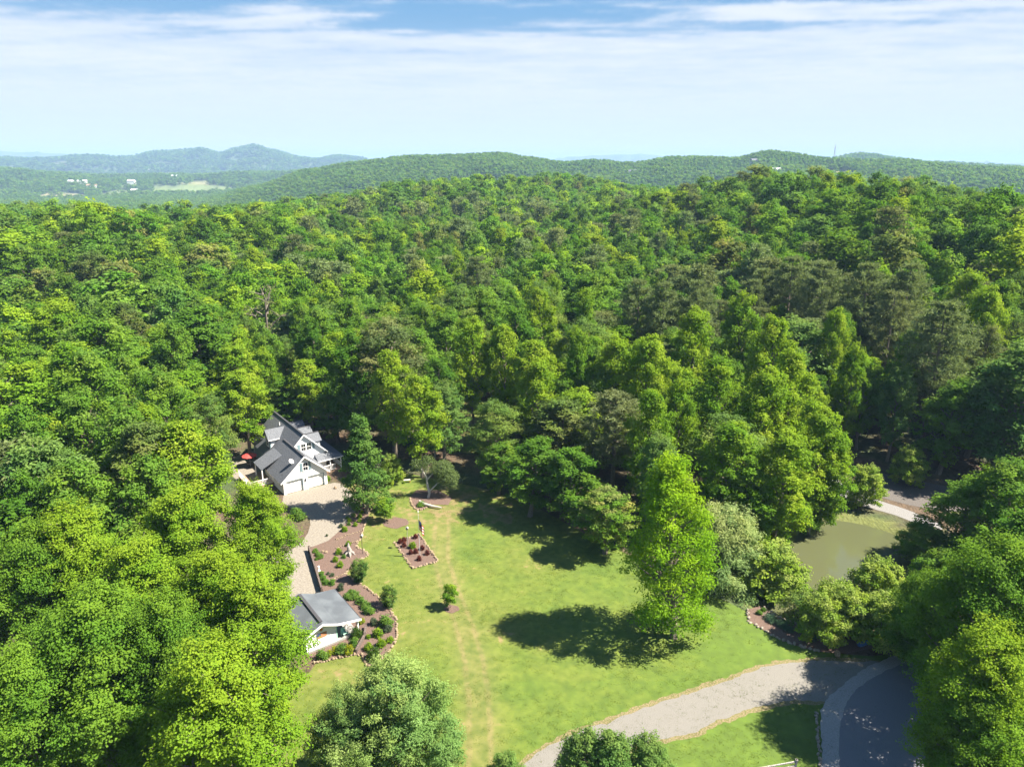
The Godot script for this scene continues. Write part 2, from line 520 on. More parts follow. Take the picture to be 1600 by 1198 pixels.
func make_prototypes() -> void:
	# seen from thirty to seventy metres: single leaves
	make_tree("near_poplar", 101, {"h": 20.0, "r": 4.8, "low": 0.28, "prof": OVOID, "boughs": 32, "clumps": 16, "leaves": 125, "l": 0.2, "w": 0.75, "rc": 0.15, "col": BRIGHT.lerp(GREEN, 0.15), "tip": LIME.lerp(BRIGHT, 0.6), "vary": 0.2, "twigs": 0.55})
	make_tree("near_poplar_b", 102, {"h": 20.0, "r": 4.8, "low": 0.25, "prof": OVOID, "boughs": 30, "clumps": 15, "leaves": 120, "l": 0.2, "w": 0.75, "rc": 0.15, "col": BRIGHT.lerp(GREEN, 0.4), "tip": BRIGHT, "vary": 0.22, "twigs": 0.3})
	make_tree("near_maple", 103, {"h": 20.0, "r": 5.4, "low": 0.22, "prof": DOME, "boughs": 34, "clumps": 15, "leaves": 120, "l": 0.2, "w": 0.8, "rc": 0.16, "col": DEEP.lerp(GREEN, 0.6), "tip": GREEN.lerp(BRIGHT, 0.15), "vary": 0.2})
	make_tree("near_fine", 104, {"h": 12.0, "r": 5.4, "low": 0.15, "prof": DOME, "boughs": 36, "clumps": 17, "leaves": 135, "l": 0.19, "w": 0.5, "rc": 0.1, "core": 0.15, "col": Color(0.17, 0.28, 0.072), "tip": Color(0.27, 0.39, 0.125), "vary": 0.25})
	# seen from seventy to a hundred and eighty metres
	var mid := {"h": 20.0, "r": 4.8, "boughs": 22, "clumps": 15, "leaves": 46, "l": 0.37, "rc": 0.14}
	var rows := [["poplar", 201, OVOID, BRIGHT, LIME], ["poplar_b", 202, OVOID, BRIGHT.lerp(GREEN, 0.45), BRIGHT], ["oak", 203, DOME, GREEN, GREEN.lerp(PALE, 0.4)], ["oak_b", 204, DOME, GREEN.lerp(BRIGHT, 0.35), BRIGHT], ["oak_dark", 205, DOME, DEEP, GREEN], ["oak_blue", 206, DOME, BLUEISH, BLUEISH.lerp(PALE, 0.4)], ["oak_olive", 207, DOME, OLIVE, GREEN.lerp(OLIVE, 0.5)], ["oak_grey", 208, DOME, GREY, GREY.lerp(PALE, 0.35)], ["fine", 209, DOME, GREEN.lerp(PALE, 0.5), PALE], ["conical", 210, CONE, GREEN, BRIGHT], ["conical_dark", 211, CONE, DEEP.lerp(BLUEISH, 0.5), BLUEISH], ["bloom", 212, DOME, GREEN, Color(0.3, 0.32, 0.1)]]
	for k: Array in rows:
		var d := mid.duplicate()
		d.merge({"prof": k[2], "col": k[3], "tip": k[4], "low": 0.28 if k[2] == OVOID else 0.2, "vary": 0.26}, true)
		if k[0] in ["fine", "oak_grey"]:
			d.merge({"l": 0.34, "w": 0.42, "boughs": 26}, true)
		if k[0] == "oak_olive":
			d.merge({"twigs": 0.25}, true)
		if k[0] == "conical_dark":
			d.merge({"low": 0.06, "boughs": 26}, true)
		make_tree(k[0], k[1], d)
	make_tree("cypress", 220, {"h": 22.0, "r": 4.9, "low": 0.06, "prof": [0.8, 1.0, 1.0, 0.9, 0.74, 0.54, 0.2], "boughs": 54, "clumps": 13, "leaves": 44, "l": 0.36, "w": 0.36, "rc": 0.16, "lump": 0.72, "col": Color(0.165, 0.31, 0.014), "tip": Color(0.225, 0.385, 0.018), "vary": 0.25, "core": 0.05})
	make_tree("shrub_tree", 221, {"h": 6.0, "r": 3.2, "low": 0.12, "prof": BUSH, "boughs": 22, "clumps": 10, "leaves": 52, "l": 0.28, "rc": 0.15, "col": GREEN.lerp(LIME, 0.6), "tip": Color(0.3, 0.38, 0.1), "vary": 0.28, "stems": 4, "trunk": 0.012, "twigs": 0.5})
	make_tree("shrub_tree_b", 222, {"h": 6.0, "r": 3.2, "low": 0.12, "prof": BUSH, "boughs": 18, "clumps": 8, "leaves": 44, "l": 0.26, "rc": 0.16, "col": GREEN.lerp(PALE, 0.6), "tip": PALE, "vary": 0.28, "stems": 5, "trunk": 0.012, "twigs": 0.9})
	make_tree("snag", 213, {"h": 20.0, "r": 4.0, "boughs": 12, "clumps": 9, "leaves": 3, "l": 0.4, "prof": DOME, "col": OLIVE, "vary": 0.2, "twigs": 1.0, "trunk": 0.022, "core": 0.0})
	make_tree("willow", 223, {"h": 9.5, "r": 4.0, "low": 0.04, "prof": [0.95, 1.0, 1.0, 0.92, 0.78, 0.5], "boughs": 40, "clumps": 14, "leaves": 46, "l": 0.34, "w": 0.26, "rc": 0.13, "droop": 0.55, "col": Color(0.22, 0.31, 0.11), "tip": Color(0.33, 0.42, 0.16), "vary": 0.25, "core": 0.12, "twigs": 0.2})
	make_pine("pine", 230, {"h": 24.0, "r": 5.0, "tiers": 14, "arms": 7, "tufts": 9, "needles": 18, "l": 0.6, "w": 0.22, "col": PINE})
	make_pine("pine_b", 231, {"h": 24.0, "r": 5.0, "tiers": 12, "arms": 7, "tufts": 8, "needles": 17, "l": 0.6, "w": 0.22, "col": Color(0.175, 0.215, 0.09)})
	# farther trees, coarser with the distance
	var far := {"h": 20.0, "r": 4.9, "boughs": 14, "clumps": 11, "leaves": 22, "l": 0.66, "rc": 0.17, "limbs": false, "low": 0.25, "vary": 0.26}
	var cols := [[BRIGHT, LIME], [GREEN, BRIGHT], [GREEN, PALE], [DEEP, GREEN], [BLUEISH, GREEN], [OLIVE, PALE]]
	for k in 6:
		var d := far.duplicate()
		d.merge({"col": cols[k][0], "tip": cols[k][0].lerp(cols[k][1], 0.6), "prof": OVOID if k % 3 == 0 else DOME}, true)
		make_tree("far_%d" % k, 300 + k, d)
		d.merge({"boughs": 10, "clumps": 7, "leaves": 13, "l": 1.2, "rc": 0.23}, true)
		make_tree("dim_%d" % k, 320 + k, d)
	make_pine("far_pine", 310, {"h": 23.0, "r": 4.2, "tiers": 10, "arms": 5, "tufts": 6, "needles": 9, "l": 1.0, "w": 0.3, "col": PINE})
	make_pine("dim_pine", 311, {"h": 22.0, "r": 4.2, "tiers": 9, "arms": 5, "tufts": 3, "needles": 7, "l": 1.5, "w": 0.38, "col": PINE})
	for k in 3:
		make_tree("speck_%d" % k, 340 + k, {"h": 17.0, "r": 5.4, "boughs": 7, "clumps": 4, "leaves": 9, "l": 2.3, "w": 0.7, "rc": 0.3, "limbs": false, "low": 0.15, "col": [GREEN, DEEP.lerp(GREEN, 0.5), BRIGHT.lerp(GREEN, 0.6)][k], "vary": 0.25, "prof": [DOME, CONE, OVOID][k]})

var placed: Array[Vector3] = []      # x, z, radius of every tree so far
var buckets := {}

func note_tree(x: float, z: float, r: float) -> void:
	placed.push_back(Vector3(x, z, r))
	var key := Vector2i(floori(x / 12.0), floori(z / 12.0))
	if not buckets.has(key):
		buckets[key] = []
	buckets[key].push_back(Vector3(x, z, r))

func crowded(x: float, z: float, r: float, share: float) -> bool:
	var kx := floori(x / 12.0)
	var kz := floori(z / 12.0)
	for a in [-1, 0, 1]:
		for b in [-1, 0, 1]:
			for q: Vector3 in buckets.get(Vector2i(kx + a, kz + b), []):
				if Vector2(x - q.x, z - q.y).length() < (r + q.z) * share:
					return true
	return false

func plant(kind: String, x: float, z: float, h: float, r: float, label: String, group := "") -> void:
	var p: Dictionary = P[kind]
	var called := "pine_tree" if kind.contains("pine") else "willow_tree" if kind == "willow" else "pond_shrub" if kind.begins_with("shrub") else "broadleaf_tree"
	var turn := fposmod(sin(x * 12.9898 + z * 78.233) * 43758.5453, 1.0) * TAU
	var o := thing(called, label, "pine tree" if kind.contains("pine") else "shrub" if kind.begins_with("shrub") else "tree", Vector3(x, ground(x, z), z), turn, group)
	var s := Vector3(r / p.r, h / p.h, r / p.r)
	var a := put(p.trunk, "trunk", M.bark, o)
	var b := put(p.crown, "crown", p.leaf, o)
	a.scale = s
	b.scale = s
	note_tree(x, z, r)

func in_clearing(p: Vector2) -> bool:
	return Geometry2D.is_point_in_polygon(p, CLEARING) or Geometry2D.is_point_in_polygon(p, FAR_CLEARING)

const CLEARING: PackedVector2Array = [Vector2(-50, 0), Vector2(-50, -52), Vector2(-48, -70), Vector2(-44, -84), Vector2(-50, -98), Vector2(-54, -108), Vector2(-54, -124), Vector2(-44, -130), Vector2(-30, -125), Vector2(-24, -117), Vector2(-14, -121), Vector2(-6, -122), Vector2(-4, -106), Vector2(4, -98), Vector2(12, -90), Vector2(22, -86), Vector2(34, -92), Vector2(44, -101), Vector2(52, -112), Vector2(62, -111), Vector2(70, -107), Vector2(86, -103), Vector2(84, -92), Vector2(72, -82), Vector2(56, -68), Vector2(50, -40), Vector2(50, 0)]
const FAR_CLEARING: PackedVector2Array = [Vector2(-14, -118), Vector2(-13.5, -147), Vector2(-5, -149), Vector2(-2.5, -125), Vector2(-5, -118)]

func forest_kind(x: float, z: float, roll: float) -> int:
	# 0..5 broadleaf looks, 6 pine
	var n := bump.get_noise_2d(x * 1.4 + 300.0, z * 1.4)
	var r := sqrt(x * x + z * z)
	var pines := 0.03
	if x > 20.0 and r > 130.0 and r < 230.0:
		pines = 0.42 * smoothstep(-0.2, 0.25, n) + 0.05
	elif r > 180.0 and absf(x) < r * 0.3 and r < 520.0:
		pines = 0.25 * smoothstep(-0.2, 0.3, n) + 0.02
	if roll < pines:
		return 6
	roll = (roll - pines) / (1.0 - pines)
	roll = fposmod(roll + n * 0.15, 1.0)
	return 0 if roll < 0.2 else 1 if roll < 0.45 else 2 if roll < 0.63 else 3 if roll < 0.8 else 4 if roll < 0.93 else 5

const MIDKIND := ["poplar", "oak_b", "oak", "oak_dark", "oak_blue", "oak_olive", "pine"]
const MIDKIND_B := ["poplar_b", "oak", "fine", "oak", "fine", "oak_grey", "pine_b"]
const LOOK := ["bright yellow-green", "fresh green", "pale green", "dark green", "blue-green", "olive-grey"]

func r_at(q: Array) -> float:
	return q[0]

func grow_forest() -> void:
	# candidates on a jittered grid, nearest first
	var spots := []
	rng.seed = 77
	var cell := 5.8
	for gx in range(-104, 105):
		for gz in range(-134, -8):
			var x := (gx + rng.randf_range(-0.42, 0.42) + (0.5 if gz % 2 else 0.0)) * cell
			var z := (gz + rng.randf_range(-0.42, 0.42)) * cell
			var roll := rng.randf()
			var size := rng.randf()
			var r := sqrt(x * x + z * z)
			if r < 58.0 or r > 770.0 or absf(x) > -z * 0.83 + 22.0 or r < 84.0 and absf(x) < 40.0:
				continue
			if in_clearing(Vector2(x, z)):
				continue
			spots.push_back([r, x, z, roll, size])
	spots.sort_custom(func(a, b): return a[0] < b[0])
	var sets := {}
	var single := 0
	for q: Array in spots:
		var x: float = q[1]
		var z: float = q[2]
		var k := forest_kind(x, z, q[3])
		var wide := lerpf(3.2, 8.6, q[4] * q[4] * q[4] * 0.75 + q[4] * 0.25) * (1.35 if x < -60.0 else 1.2 if x > 70.0 and r_at(q) > 150.0 else 1.0)
		if k == 6:
			wide = lerpf(4.0, 6.0, q[4])
		if crowded(x, z, wide, 0.5 if k != 6 else 0.46):
			continue
		var high := lerpf(14.0, 23.0, fposmod(q[3] * 7.0, 1.0)) * (1.08 if k == 6 else 1.0) * lerpf(0.9, 1.12, clampf((wide - 3.4) / 3.5, 0.0, 1.0))
		var edge: bool = Vector2(x - 66.0, z + 118.0).length() < 22.0
		if single < 300 - 110 and absf(x) < -z * 0.72 + 6.0:
			single += 1
			var kind: String = (MIDKIND if fposmod(q[3] * 31.0, 1.0) < 0.55 else MIDKIND_B)[k]
			var side := "left of the house" if x < -42.0 else "behind the house" if x < -12.0 else "behind the lawn" if x < 26.0 else "right of the pond"
			if single % 23 == 11 and k != 6:
				plant("snag", x, z, high, wide * 0.9, "half-bare grey tree with few leaves in the forest %s" % side, "half-bare trees in the forest %s" % side)
				continue
			var what: String = ("grey-green pine" if k == 6 else LOOK[k] + " tree")
			var girth := "slender" if wide < 4.4 else "broad" if wide > 6.2 else "middling"
			var deep := "at the near edge of" if q[0] < 100.0 else "a little way into" if q[0] < 118.0 else "midway into" if q[0] < 136.0 else "deep inside"
			plant(kind, x, z, high, wide, "%s %s, %s the forest %s" % [girth, what, deep, side], "%ss of the forest %s" % [what, side])
		else:
			var name_ := ("far_" if q[0] < 430.0 else "dim_") + ("pine" if k == 6 else str(k))
			if not sets.has(name_):
				sets[name_] = []
			sets[name_].push_back([x, z, high, wide])
			note_tree(x, z, wide)
	# lower trees that fill the gaps under the canopy
	for q: Array in spots:
		if q[0] > 330.0 or q[4] > 0.6:
			continue
		var small := lerpf(2.4, 3.4, q[3])
		if crowded(q[1], q[2], small, 0.56):
			continue
		var under: String = (["oak_b", "oak", "fine"] if q[0] < 190.0 else ["far_1", "far_2", "far_4"])[int(q[3] * 2.99)]
		if not sets.has(under):
			sets[under] = []
		sets[under].push_back([q[1], q[2], lerpf(9.0, 14.0, q[4]), small])
		note_tree(q[1], q[2], small)
	var wood := Node3D.new()
	wood.name = "forest_canopy"
	add_child(wood)
	tag(wood, "dense mixed forest rolling away behind the nearer trees", "forest")
	wood.set_meta("kind", "stuff")
	for key: String in sets:
		scatter(wood, key, sets[key], 0.16)
	# wooded hills beyond, in rings that thin out with the distance
	var hills := {}
	for k in 3:
		hills["speck_%d" % k] = []
	rng.seed = 91
	for ring: Array in [[770.0, 1500.0, 8.6, 1.0], [1500.0, 2700.0, 9.6, 1.0], [2700.0, 4600.0, 17.0, 1.6], [4600.0, 7200.0, 34.0, 2.8]]:
		var step: float = ring[2]
		var r: float = ring[0]
		while r < ring[1]:
			var a := -0.74 + rng.randf() * step / r
			while a < 0.74:
				var rr := r + rng.randf_range(-0.45, 0.45) * step
				var x := sin(a) * rr
				var z := -cos(a) * rr
				a += step / r * rng.randf_range(0.75, 1.25)
				if z < 0.0 and absf(x) < -z * 0.8:
					var open := field_at(x, z)
					if open >= 0 and rng.randf() > 0.02:
						continue
					if r > 4600.0 and ground(x, z) < -40.0 and rng.randf() < 0.5:
						continue
					var n := bump.get_noise_2d(x * 0.3 + 60.0, z * 0.3)
					var kk := 1 if rng.randf() < 0.35 + n else 0 if rng.randf() < 0.6 else 2
					hills["speck_%d" % kk].push_back([x, z, rng.randf_range(11.0, 20.0) * lerpf(1.0, ring[3], 0.35), rng.randf_range(4.2, 6.6) * ring[3]])
			r += step
	var cover := Node3D.new()
	cover.name = "hillside_forest"
	add_child(cover)
	tag(cover, "far wooded hills and valley seen as one green mass", "forest")
	cover.set_meta("kind", "stuff")
	for key: String in hills:
		scatter(cover, key, hills[key], 0.14)

func scatter(parent: Node3D, kind: String, list: Array, vary: float) -> void:
	if list.is_empty():
		return
	var p: Dictionary = P[kind]
	var m := MultiMesh.new()
	m.transform_format = MultiMesh.TRANSFORM_3D
	m.use_colors = true
	m.mesh = p.crown
	m.instance_count = list.size()
	for k in list.size():
		var q: Array = list[k]
		var s: float = q[3] / p.r
		var b := Basis.from_euler(Vector3(0, fposmod(q[0] * 3.7 + q[1] * 1.9, TAU), 0)).scaled(Vector3(s, q[2] / p.h, s))
		m.set_instance_transform(k, Transform3D(b, Vector3(q[0], ground(q[0], q[1]) - 0.2, q[1])))
		var f := 1.0 + vary * sin(q[0] * 1.7 + q[1] * 2.3) + vary * 0.6 * sin(q[0] * 0.31 - q[1] * 0.43)
		m.set_instance_color(k, Color(f * (1.0 + 0.5 * vary * sin(q[0] * 5.1)), f, f * 0.95))
	var o := MultiMeshInstance3D.new()
	o.multimesh = m
	o.material_override = p.leaf
	o.name = "pine_crowns" if kind.contains("pine") else "tree_crowns"
	o.set_meta("kind", "stuff")
	parent.add_child(o, true)
# ---------------------------------------------------------------- sheets that lie on the ground
func smooth_ring(p: PackedVector2Array, parts := 3) -> PackedVector2Array:
	var out := PackedVector2Array()
	var n := p.size()
	for k in n:
		for j in parts:
			out.push_back(p[k].cubic_interpolate(p[(k + 1) % n], p[(k + n - 1) % n], p[(k + 2) % n], float(j) / parts))
	return out

func sheet(called: String, p: PackedVector2Array, y: float, m: Material, parts := 3) -> MeshInstance3D:
	var ring := smooth_ring(p, parts) if parts > 1 else p
	var t := Geometry2D.triangulate_polygon(ring)
	if t.is_empty():
		print("no triangles for ", called)
	var s := Shape.new()
	for q in ring:
		s.vert(Vector3(q.x, y, q.y), Vector2((q.x + 45.0) / 105.0, (q.y + 150.0) / 115.0))
	s.i = t
	return structure(s.make(), called, m)

func ragged(p: PackedVector2Array, amount: float, parts := 3) -> PackedVector2Array:
	# the outline broken up by grass creeping in and gravel spilling out
	var ring := smooth_ring(p, parts)
	var out := PackedVector2Array()
	for k in ring.size():
		var a := ring[k]
		var b := ring[(k + 1) % ring.size()]
		var n := maxi(1, int(a.distance_to(b) / 0.4))
		var side := (b - a).orthogonal().normalized()
		for j in n:
			var q := a.lerp(b, float(j) / n)
			out.push_back(q + side * amount * (bump.get_noise_2d(q.x * 60.0, q.y * 60.0) + 0.8 * bump.get_noise_2d(q.x * 190.0, q.y * 190.0)))
	return out

func stones(parent: Node, p: PackedVector2Array, closed: bool, size: float, m: Material, sd: int, y := 0.0) -> void:
	# a row of rough stones, one after another along the line
	rng.seed = sd
	var s := Shape.new()
	var n := p.size() - (0 if closed else 1)
	for k in n:
		var a := p[k]
		var b := p[(k + 1) % p.size()]
		var at := 0.0
		while at < a.distance_to(b):
			var l := size * rng.randf_range(0.5, 1.6)
			var q := a.move_toward(b, at + l * 0.5) + Vector2(rng.randf_range(-1, 1), rng.randf_range(-1, 1)) * size * 0.3
			var hh := size * rng.randf_range(0.3, 0.85)
			s.rock(Vector3(q.x, y + hh * 0.4, q.y), Vector3(l * 1.08, hh, size * rng.randf_range(0.7, 1.05)), rng)
			at += l
	var o := put(s.make(), "edging_stones", m, parent)
	o.set_meta("kind", "stuff")

func lawn_texture() -> ImageTexture:
	# mown grass: mottled greens, straw-coloured worn tracks and bare clay patches, over the rectangle the sheets use
	var w := 1050
	var h := 1150
	var a := FastNoiseLite.new()
	a.seed = 5
	a.frequency = 0.055
	a.fractal_octaves = 5
	a.fractal_gain = 0.62
	var b := FastNoiseLite.new()
	b.seed = 6
	b.frequency = 0.22
	b.fractal_octaves = 4
	b.fractal_gain = 0.7
	var c3 := FastNoiseLite.new()
	c3.seed = 7
	c3.frequency = 0.75
	c3.fractal_octaves = 3
	var worn := Color(0.155, 0.132, 0.050)
	var data := PackedByteArray()
	data.resize(w * h * 3)
	var track: Array[Vector2] = [Vector2(-10.5, -98), Vector2(-9.6, -84), Vector2(-7.6, -76), Vector2(-5.4, -69), Vector2(-4.0, -63), Vector2(-3.2, -57), Vector2(-2.8, -50), Vector2(-3.4, -40)]
	var lush := Color(0.066, 0.113, 0.009)
	var grass := Color(0.088, 0.123, 0.012)
	var dry := Color(0.124, 0.124, 0.030)
	var clay := Color(0.170, 0.120, 0.060)
	for j in h:
		var z := -150.0 + 115.0 * (j + 0.5) / h
		var tx := 0.0
		for k in track.size() - 1:
			if z >= track[k].y and z <= track[k + 1].y:
				tx = lerpf(track[k].x, track[k + 1].x, (z - track[k].y) / (track[k + 1].y - track[k].y))
		if z < track[0].y:
			tx = track[0].x
		for i in w:
			var x := -45.0 + 105.0 * (i + 0.5) / w
			var n := a.get_noise_2d(x, z)
			var f := b.get_noise_2d(x, z)
			var p := c3.get_noise_2d(x, z)
			# drier towards the flag bed and the garden, lusher to the right
			var dryness := 0.4 + n * 0.5 + f * 0.3 + p * 0.14 - 0.012 * (x + 5.0) - (0.1 if z > -60.0 else 0.0)
			var c := lush.lerp(grass, clampf(dryness * 2.2, 0.0, 1.0)).lerp(dry, clampf((dryness - 0.45) * 1.5, 0.0, 0.85))
			# two wheel tracks and the trodden strip between them
			var d := absf(x - tx)
			var lane := maxf(exp(-pow((d - 0.95) / 0.45, 2.0)), 0.55 * exp(-pow(d / 2.0, 2.0)))
			c = c.lerp(worn, clampf(lane * (0.68 + f * 0.5 + p * 0.35), 0.0, 0.8))
			var bare := clampf((dryness - 1.05 + f * 0.7 + p * 0.5) * 2.0, 0.0, 0.75)
			if z < -93.0 and x < 0.0:
				bare = maxf(bare, clampf((n * 0.7 + f * 0.8 + p * 0.5 + 0.05) * 1.3, 0.0, 0.7))
			c = c.lerp(clay, bare)
			var g := 1.0 + f * 0.16 + p * 0.22
			var at := (j * w + i) * 3
			var s := Color(c.r * g, c.g * g, c.b * g).linear_to_srgb()
			data[at] = int(clampf(s.r, 0.0, 1.0) * 255.0)
			data[at + 1] = int(clampf(s.g, 0.0, 1.0) * 255.0)
			data[at + 2] = int(clampf(s.b, 0.0, 1.0) * 255.0)
	return ImageTexture.create_from_image(Image.create_from_data(w, h, false, Image.FORMAT_RGB8, data))

func build_ground() -> void:
	var s := Shape.new()
	var radii := PackedFloat32Array()
	var r := 6.0
	while r < 17000.0:
		radii.push_back(r)
		r += 1.3 if r > 40.0 and r < 150.0 else maxf(1.3, r * 0.022) if r >= 150.0 else 5.0
	var angles := PackedFloat32Array()
	var a := -PI
	while a < PI - 0.001:
		angles.push_back(a)
		a += 0.0105 if absf(a) < 0.9 else 0.09
	var n := angles.size()
	var green := Color(0.05, 0.075, 0.022)
	var litter := Color(0.1, 0.07, 0.042)
	var field := [Color(0.3, 0.26, 0.14), Color(0.14, 0.19, 0.06), Color(0.2, 0.2, 0.08)]
	for rr in radii:
		for aa in angles:
			var x := sin(aa) * rr
			var z := -cos(aa) * rr
			var f := bump.get_noise_2d(x * 6.0, z * 6.0)
			var c := litter.lerp(green, clampf(0.45 + f * 1.6, 0.0, 1.0))
			if rr > 600.0:
				c = Color(0.05, 0.08, 0.028)
				var k := field_at(x, z) if rr < 6000.0 else -1
				if k >= 0:
					c = field[k] * (1.0 + 0.3 * f)
			elif x > 24.0 and rr < 125.0 and pond_dip(x, z) < -0.02:
				c = Color(0.14, 0.11, 0.05).lerp(Color(0.13, 0.15, 0.04), clampf(0.5 + f * 2.0, 0.0, 1.0))
			s.col = c
			s.vert(Vector3(x, ground(x, z), z))
	for k in radii.size() - 1:
		for j in n:
			var p := k * n + j
			var q := k * n + (j + 1) % n
			s.i.append_array([p, q, q + n, p, q + n, p + n])
	s.u = PackedVector2Array()
	structure(s.make(), "ground", M.ground)

func build_surfaces() -> void:
	var m := StandardMaterial3D.new()
	m.albedo_texture = lawn_texture()
	m.roughness = 0.95
	m.cull_mode = BaseMaterial3D.CULL_DISABLED
	var blade := gray_tex(41, 0.09, 1024)
	m.heightmap_enabled = true
	m.heightmap_texture = blade
	m.heightmap_scale = 0.0
	M.lawn = m
	sheet("lawn", LAWN, 0.02, m, 1)
	sheet("far_lawn", [Vector2(-14, -124.0), Vector2(-13, -136), Vector2(-13.5, -147), Vector2(-5, -149), Vector2(-3, -136), Vector2(-4, -121.5), Vector2(-8, -119)], 0.22, m)
	sheet("house_driveway", ragged(DRIVE, 0.16, 2), 0.028, M.drive, 1)
	var strip: PackedVector2Array = [Vector2(-4.0, -44.0), Vector2(0.0, -48.3), Vector2(2.0, -50.5), Vector2(4.1, -52.0), Vector2(7.1, -53.7), Vector2(9.6, -54.6), Vector2(12.3, -56.1), Vector2(15.0, -57.2), Vector2(17.8, -58.3), Vector2(19.8, -59.2), Vector2(22.8, -60.4), Vector2(25.6, -61.8), Vector2(28.9, -62.7), Vector2(33.1, -63.1), Vector2(37.0, -62.9), Vector2(39.6, -62.5), Vector2(35.5, -60.2), Vector2(32.5, -58.1), Vector2(30.6, -57.1), Vector2(27.6, -57.3), Vector2(23.5, -56.3), Vector2(18.6, -54.3), Vector2(16.8, -53.1), Vector2(15.0, -52.7), Vector2(12.2, -52.0), Vector2(9.1, -50.7), Vector2(4.5, -49.1), Vector2(2.2, -47.1), Vector2(0.0, -44.0)]
	sheet("dirt_verge", ragged(Geometry2D.offset_polygon(strip, 0.5, Geometry2D.JOIN_ROUND)[0], 0.3, 1), 0.023, M.dirt, 1)
	sheet("gravel_drive", ragged(strip, 0.24, 2), 0.026, M.gravel, 1)
	sheet("concrete_apron", ragged([Vector2(24.6, -44.0), Vector2(26.9, -49.3), Vector2(28.3, -52.7), Vector2(29.6, -55.9), Vector2(31.0, -57.6), Vector2(33.0, -59.2), Vector2(35.6, -61.2), Vector2(39.7, -63.4), Vector2(44.3, -65.6), Vector2(49.0, -67.8), Vector2(49.6, -66.2), Vector2(44.0, -62.0), Vector2(36.2, -58.4), Vector2(31.0, -48.0), Vector2(28.0, -44.0)], 0.2, 2), 0.032, M.concrete, 1)
	sheet("asphalt_road", ragged([Vector2(26.4, -44.0), Vector2(28.5, -49.3), Vector2(30.0, -52.7), Vector2(31.8, -55.9), Vector2(33.7, -58.1), Vector2(36.4, -60.2), Vector2(40.3, -62.3), Vector2(43.9, -64.0), Vector2(48.6, -66.2), Vector2(50.4, -64.3), Vector2(46.2, -61.0), Vector2(42.1, -57.6), Vector2(39.3, -54.3), Vector2(35.9, -49.3), Vector2(33.5, -44.0)], 0.12, 2), 0.038, M.asphalt, 1)
	sheet("gravel_path", [Vector2(51.0, -108.5), Vector2(51.4, -103.5), Vector2(53.3, -99.2), Vector2(57.4, -95.6), Vector2(60.4, -91.0), Vector2(62.4, -92.6), Vector2(60.2, -97.2), Vector2(57.0, -101.0), Vector2(54.6, -105.4), Vector2(53.4, -110.1)], 0.03, M.white_gravel)
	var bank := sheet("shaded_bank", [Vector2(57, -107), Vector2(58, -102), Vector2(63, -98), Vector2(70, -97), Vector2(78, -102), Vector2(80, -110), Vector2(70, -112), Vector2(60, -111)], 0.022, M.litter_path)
	var pond := PackedVector2Array()
	for k in 40:
		var t := TAU * k / 40
		pond.push_back(Vector2(41.0 + cos(t) * 19.0, -81.0 + sin(t) * 18.0))
	sheet("pond_water", pond, -0.7, M.water, 1)
	# beds
	var bed := sheet("mulch_bed", BED, 0.05, M.mulch, 1)
	stones(bed, BED.slice(1, 27), false, 0.34, M.stone, 61, 0.03)
	stones(bed, [Vector2(-21.5, -90.9), Vector2(-23.2, -89.6), Vector2(-24.6, -88.4)], false, 0.26, M.stone, 62, 0.05)
	stones(bed, [Vector2(-21.3, -87.9), Vector2(-22.6, -87.2), Vector2(-24.0, -86.0)], false, 0.26, M.stone, 63, 0.05)
	stones(bed, [Vector2(-21.3, -79.9), Vector2(-22.6, -78.4), Vector2(-24.2, -77.0)], false, 0.26, M.stone, 64, 0.05)
	sheet("mulch_path", [Vector2(-21.55, -90.7), Vector2(-21.5, -88.1), Vector2(-23.4, -86.6), Vector2(-25.6, -85.2), Vector2(-27.0, -85.9), Vector2(-25.8, -87.6), Vector2(-23.4, -89.4)], 0.056, M.mulch_pale, 1)
	var sq: PackedVector2Array = [Vector2(-16.3, -87.5), Vector2(-13.2, -90.0), Vector2(-9.8, -82.7), Vector2(-12.9, -80.9)]
	var flag_bed := sheet("square_mulch_bed", sq, 0.05, M.mulch, 1)
	stones(flag_bed, sq, true, 0.34, M.stone, 65, 0.03)
	for k: Array in [[-17.0, -93.3, 1.9, 66], [-7.1, -72.2, 0.9, 67]]:
		var ring := PackedVector2Array()
		for j in 14:
			var t := TAU * j / 14
			ring.push_back(Vector2(k[0] + cos(t) * k[2] * (1.0 + 0.12 * sin(j * 2.7)), k[1] + sin(t) * k[2] * (0.85 + 0.1 * cos(j * 1.9))))
		sheet("mulch_ring", ring, 0.05, M.mulch, 2)
	var small: PackedVector2Array = [Vector2(-16.1, -101.7), Vector2(-15.2, -98.5), Vector2(-14.4, -97.2), Vector2(-13.4, -97.4), Vector2(-12.6, -99.2), Vector2(-9.8, -99.0), Vector2(-9.4, -101.5), Vector2(-12.0, -104.2), Vector2(-15.4, -104.2)]
	var sb := sheet("leaning_tree_bed", small, 0.05, M.mulch, 1)
	stones(sb, small.slice(0, 5), false, 0.34, M.stone, 68, 0.03)
	var iris: PackedVector2Array = [Vector2(27.6, -72.0), Vector2(27.2, -69.9), Vector2(28.5, -67.9), Vector2(30.5, -65.8), Vector2(32.9, -64.5), Vector2(36.0, -64.2), Vector2(40.0, -65.4), Vector2(36.0, -68.2), Vector2(32.2, -69.7), Vector2(30.5, -71.2), Vector2(29.4, -72.8)]
	var ib := sheet("pond_bed", iris, 0.045, M.mulch, 1)
	stones(ib, iris.slice(0, 5), false, 0.4, M.stone_grey, 69, 0.03)
	stones(ib, [Vector2(29.6, -72.6), Vector2(31.0, -70.6), Vector2(32.6, -69.2), Vector2(35.0, -67.6)], false, 0.45, M.stone_grey, 70, 0.0)
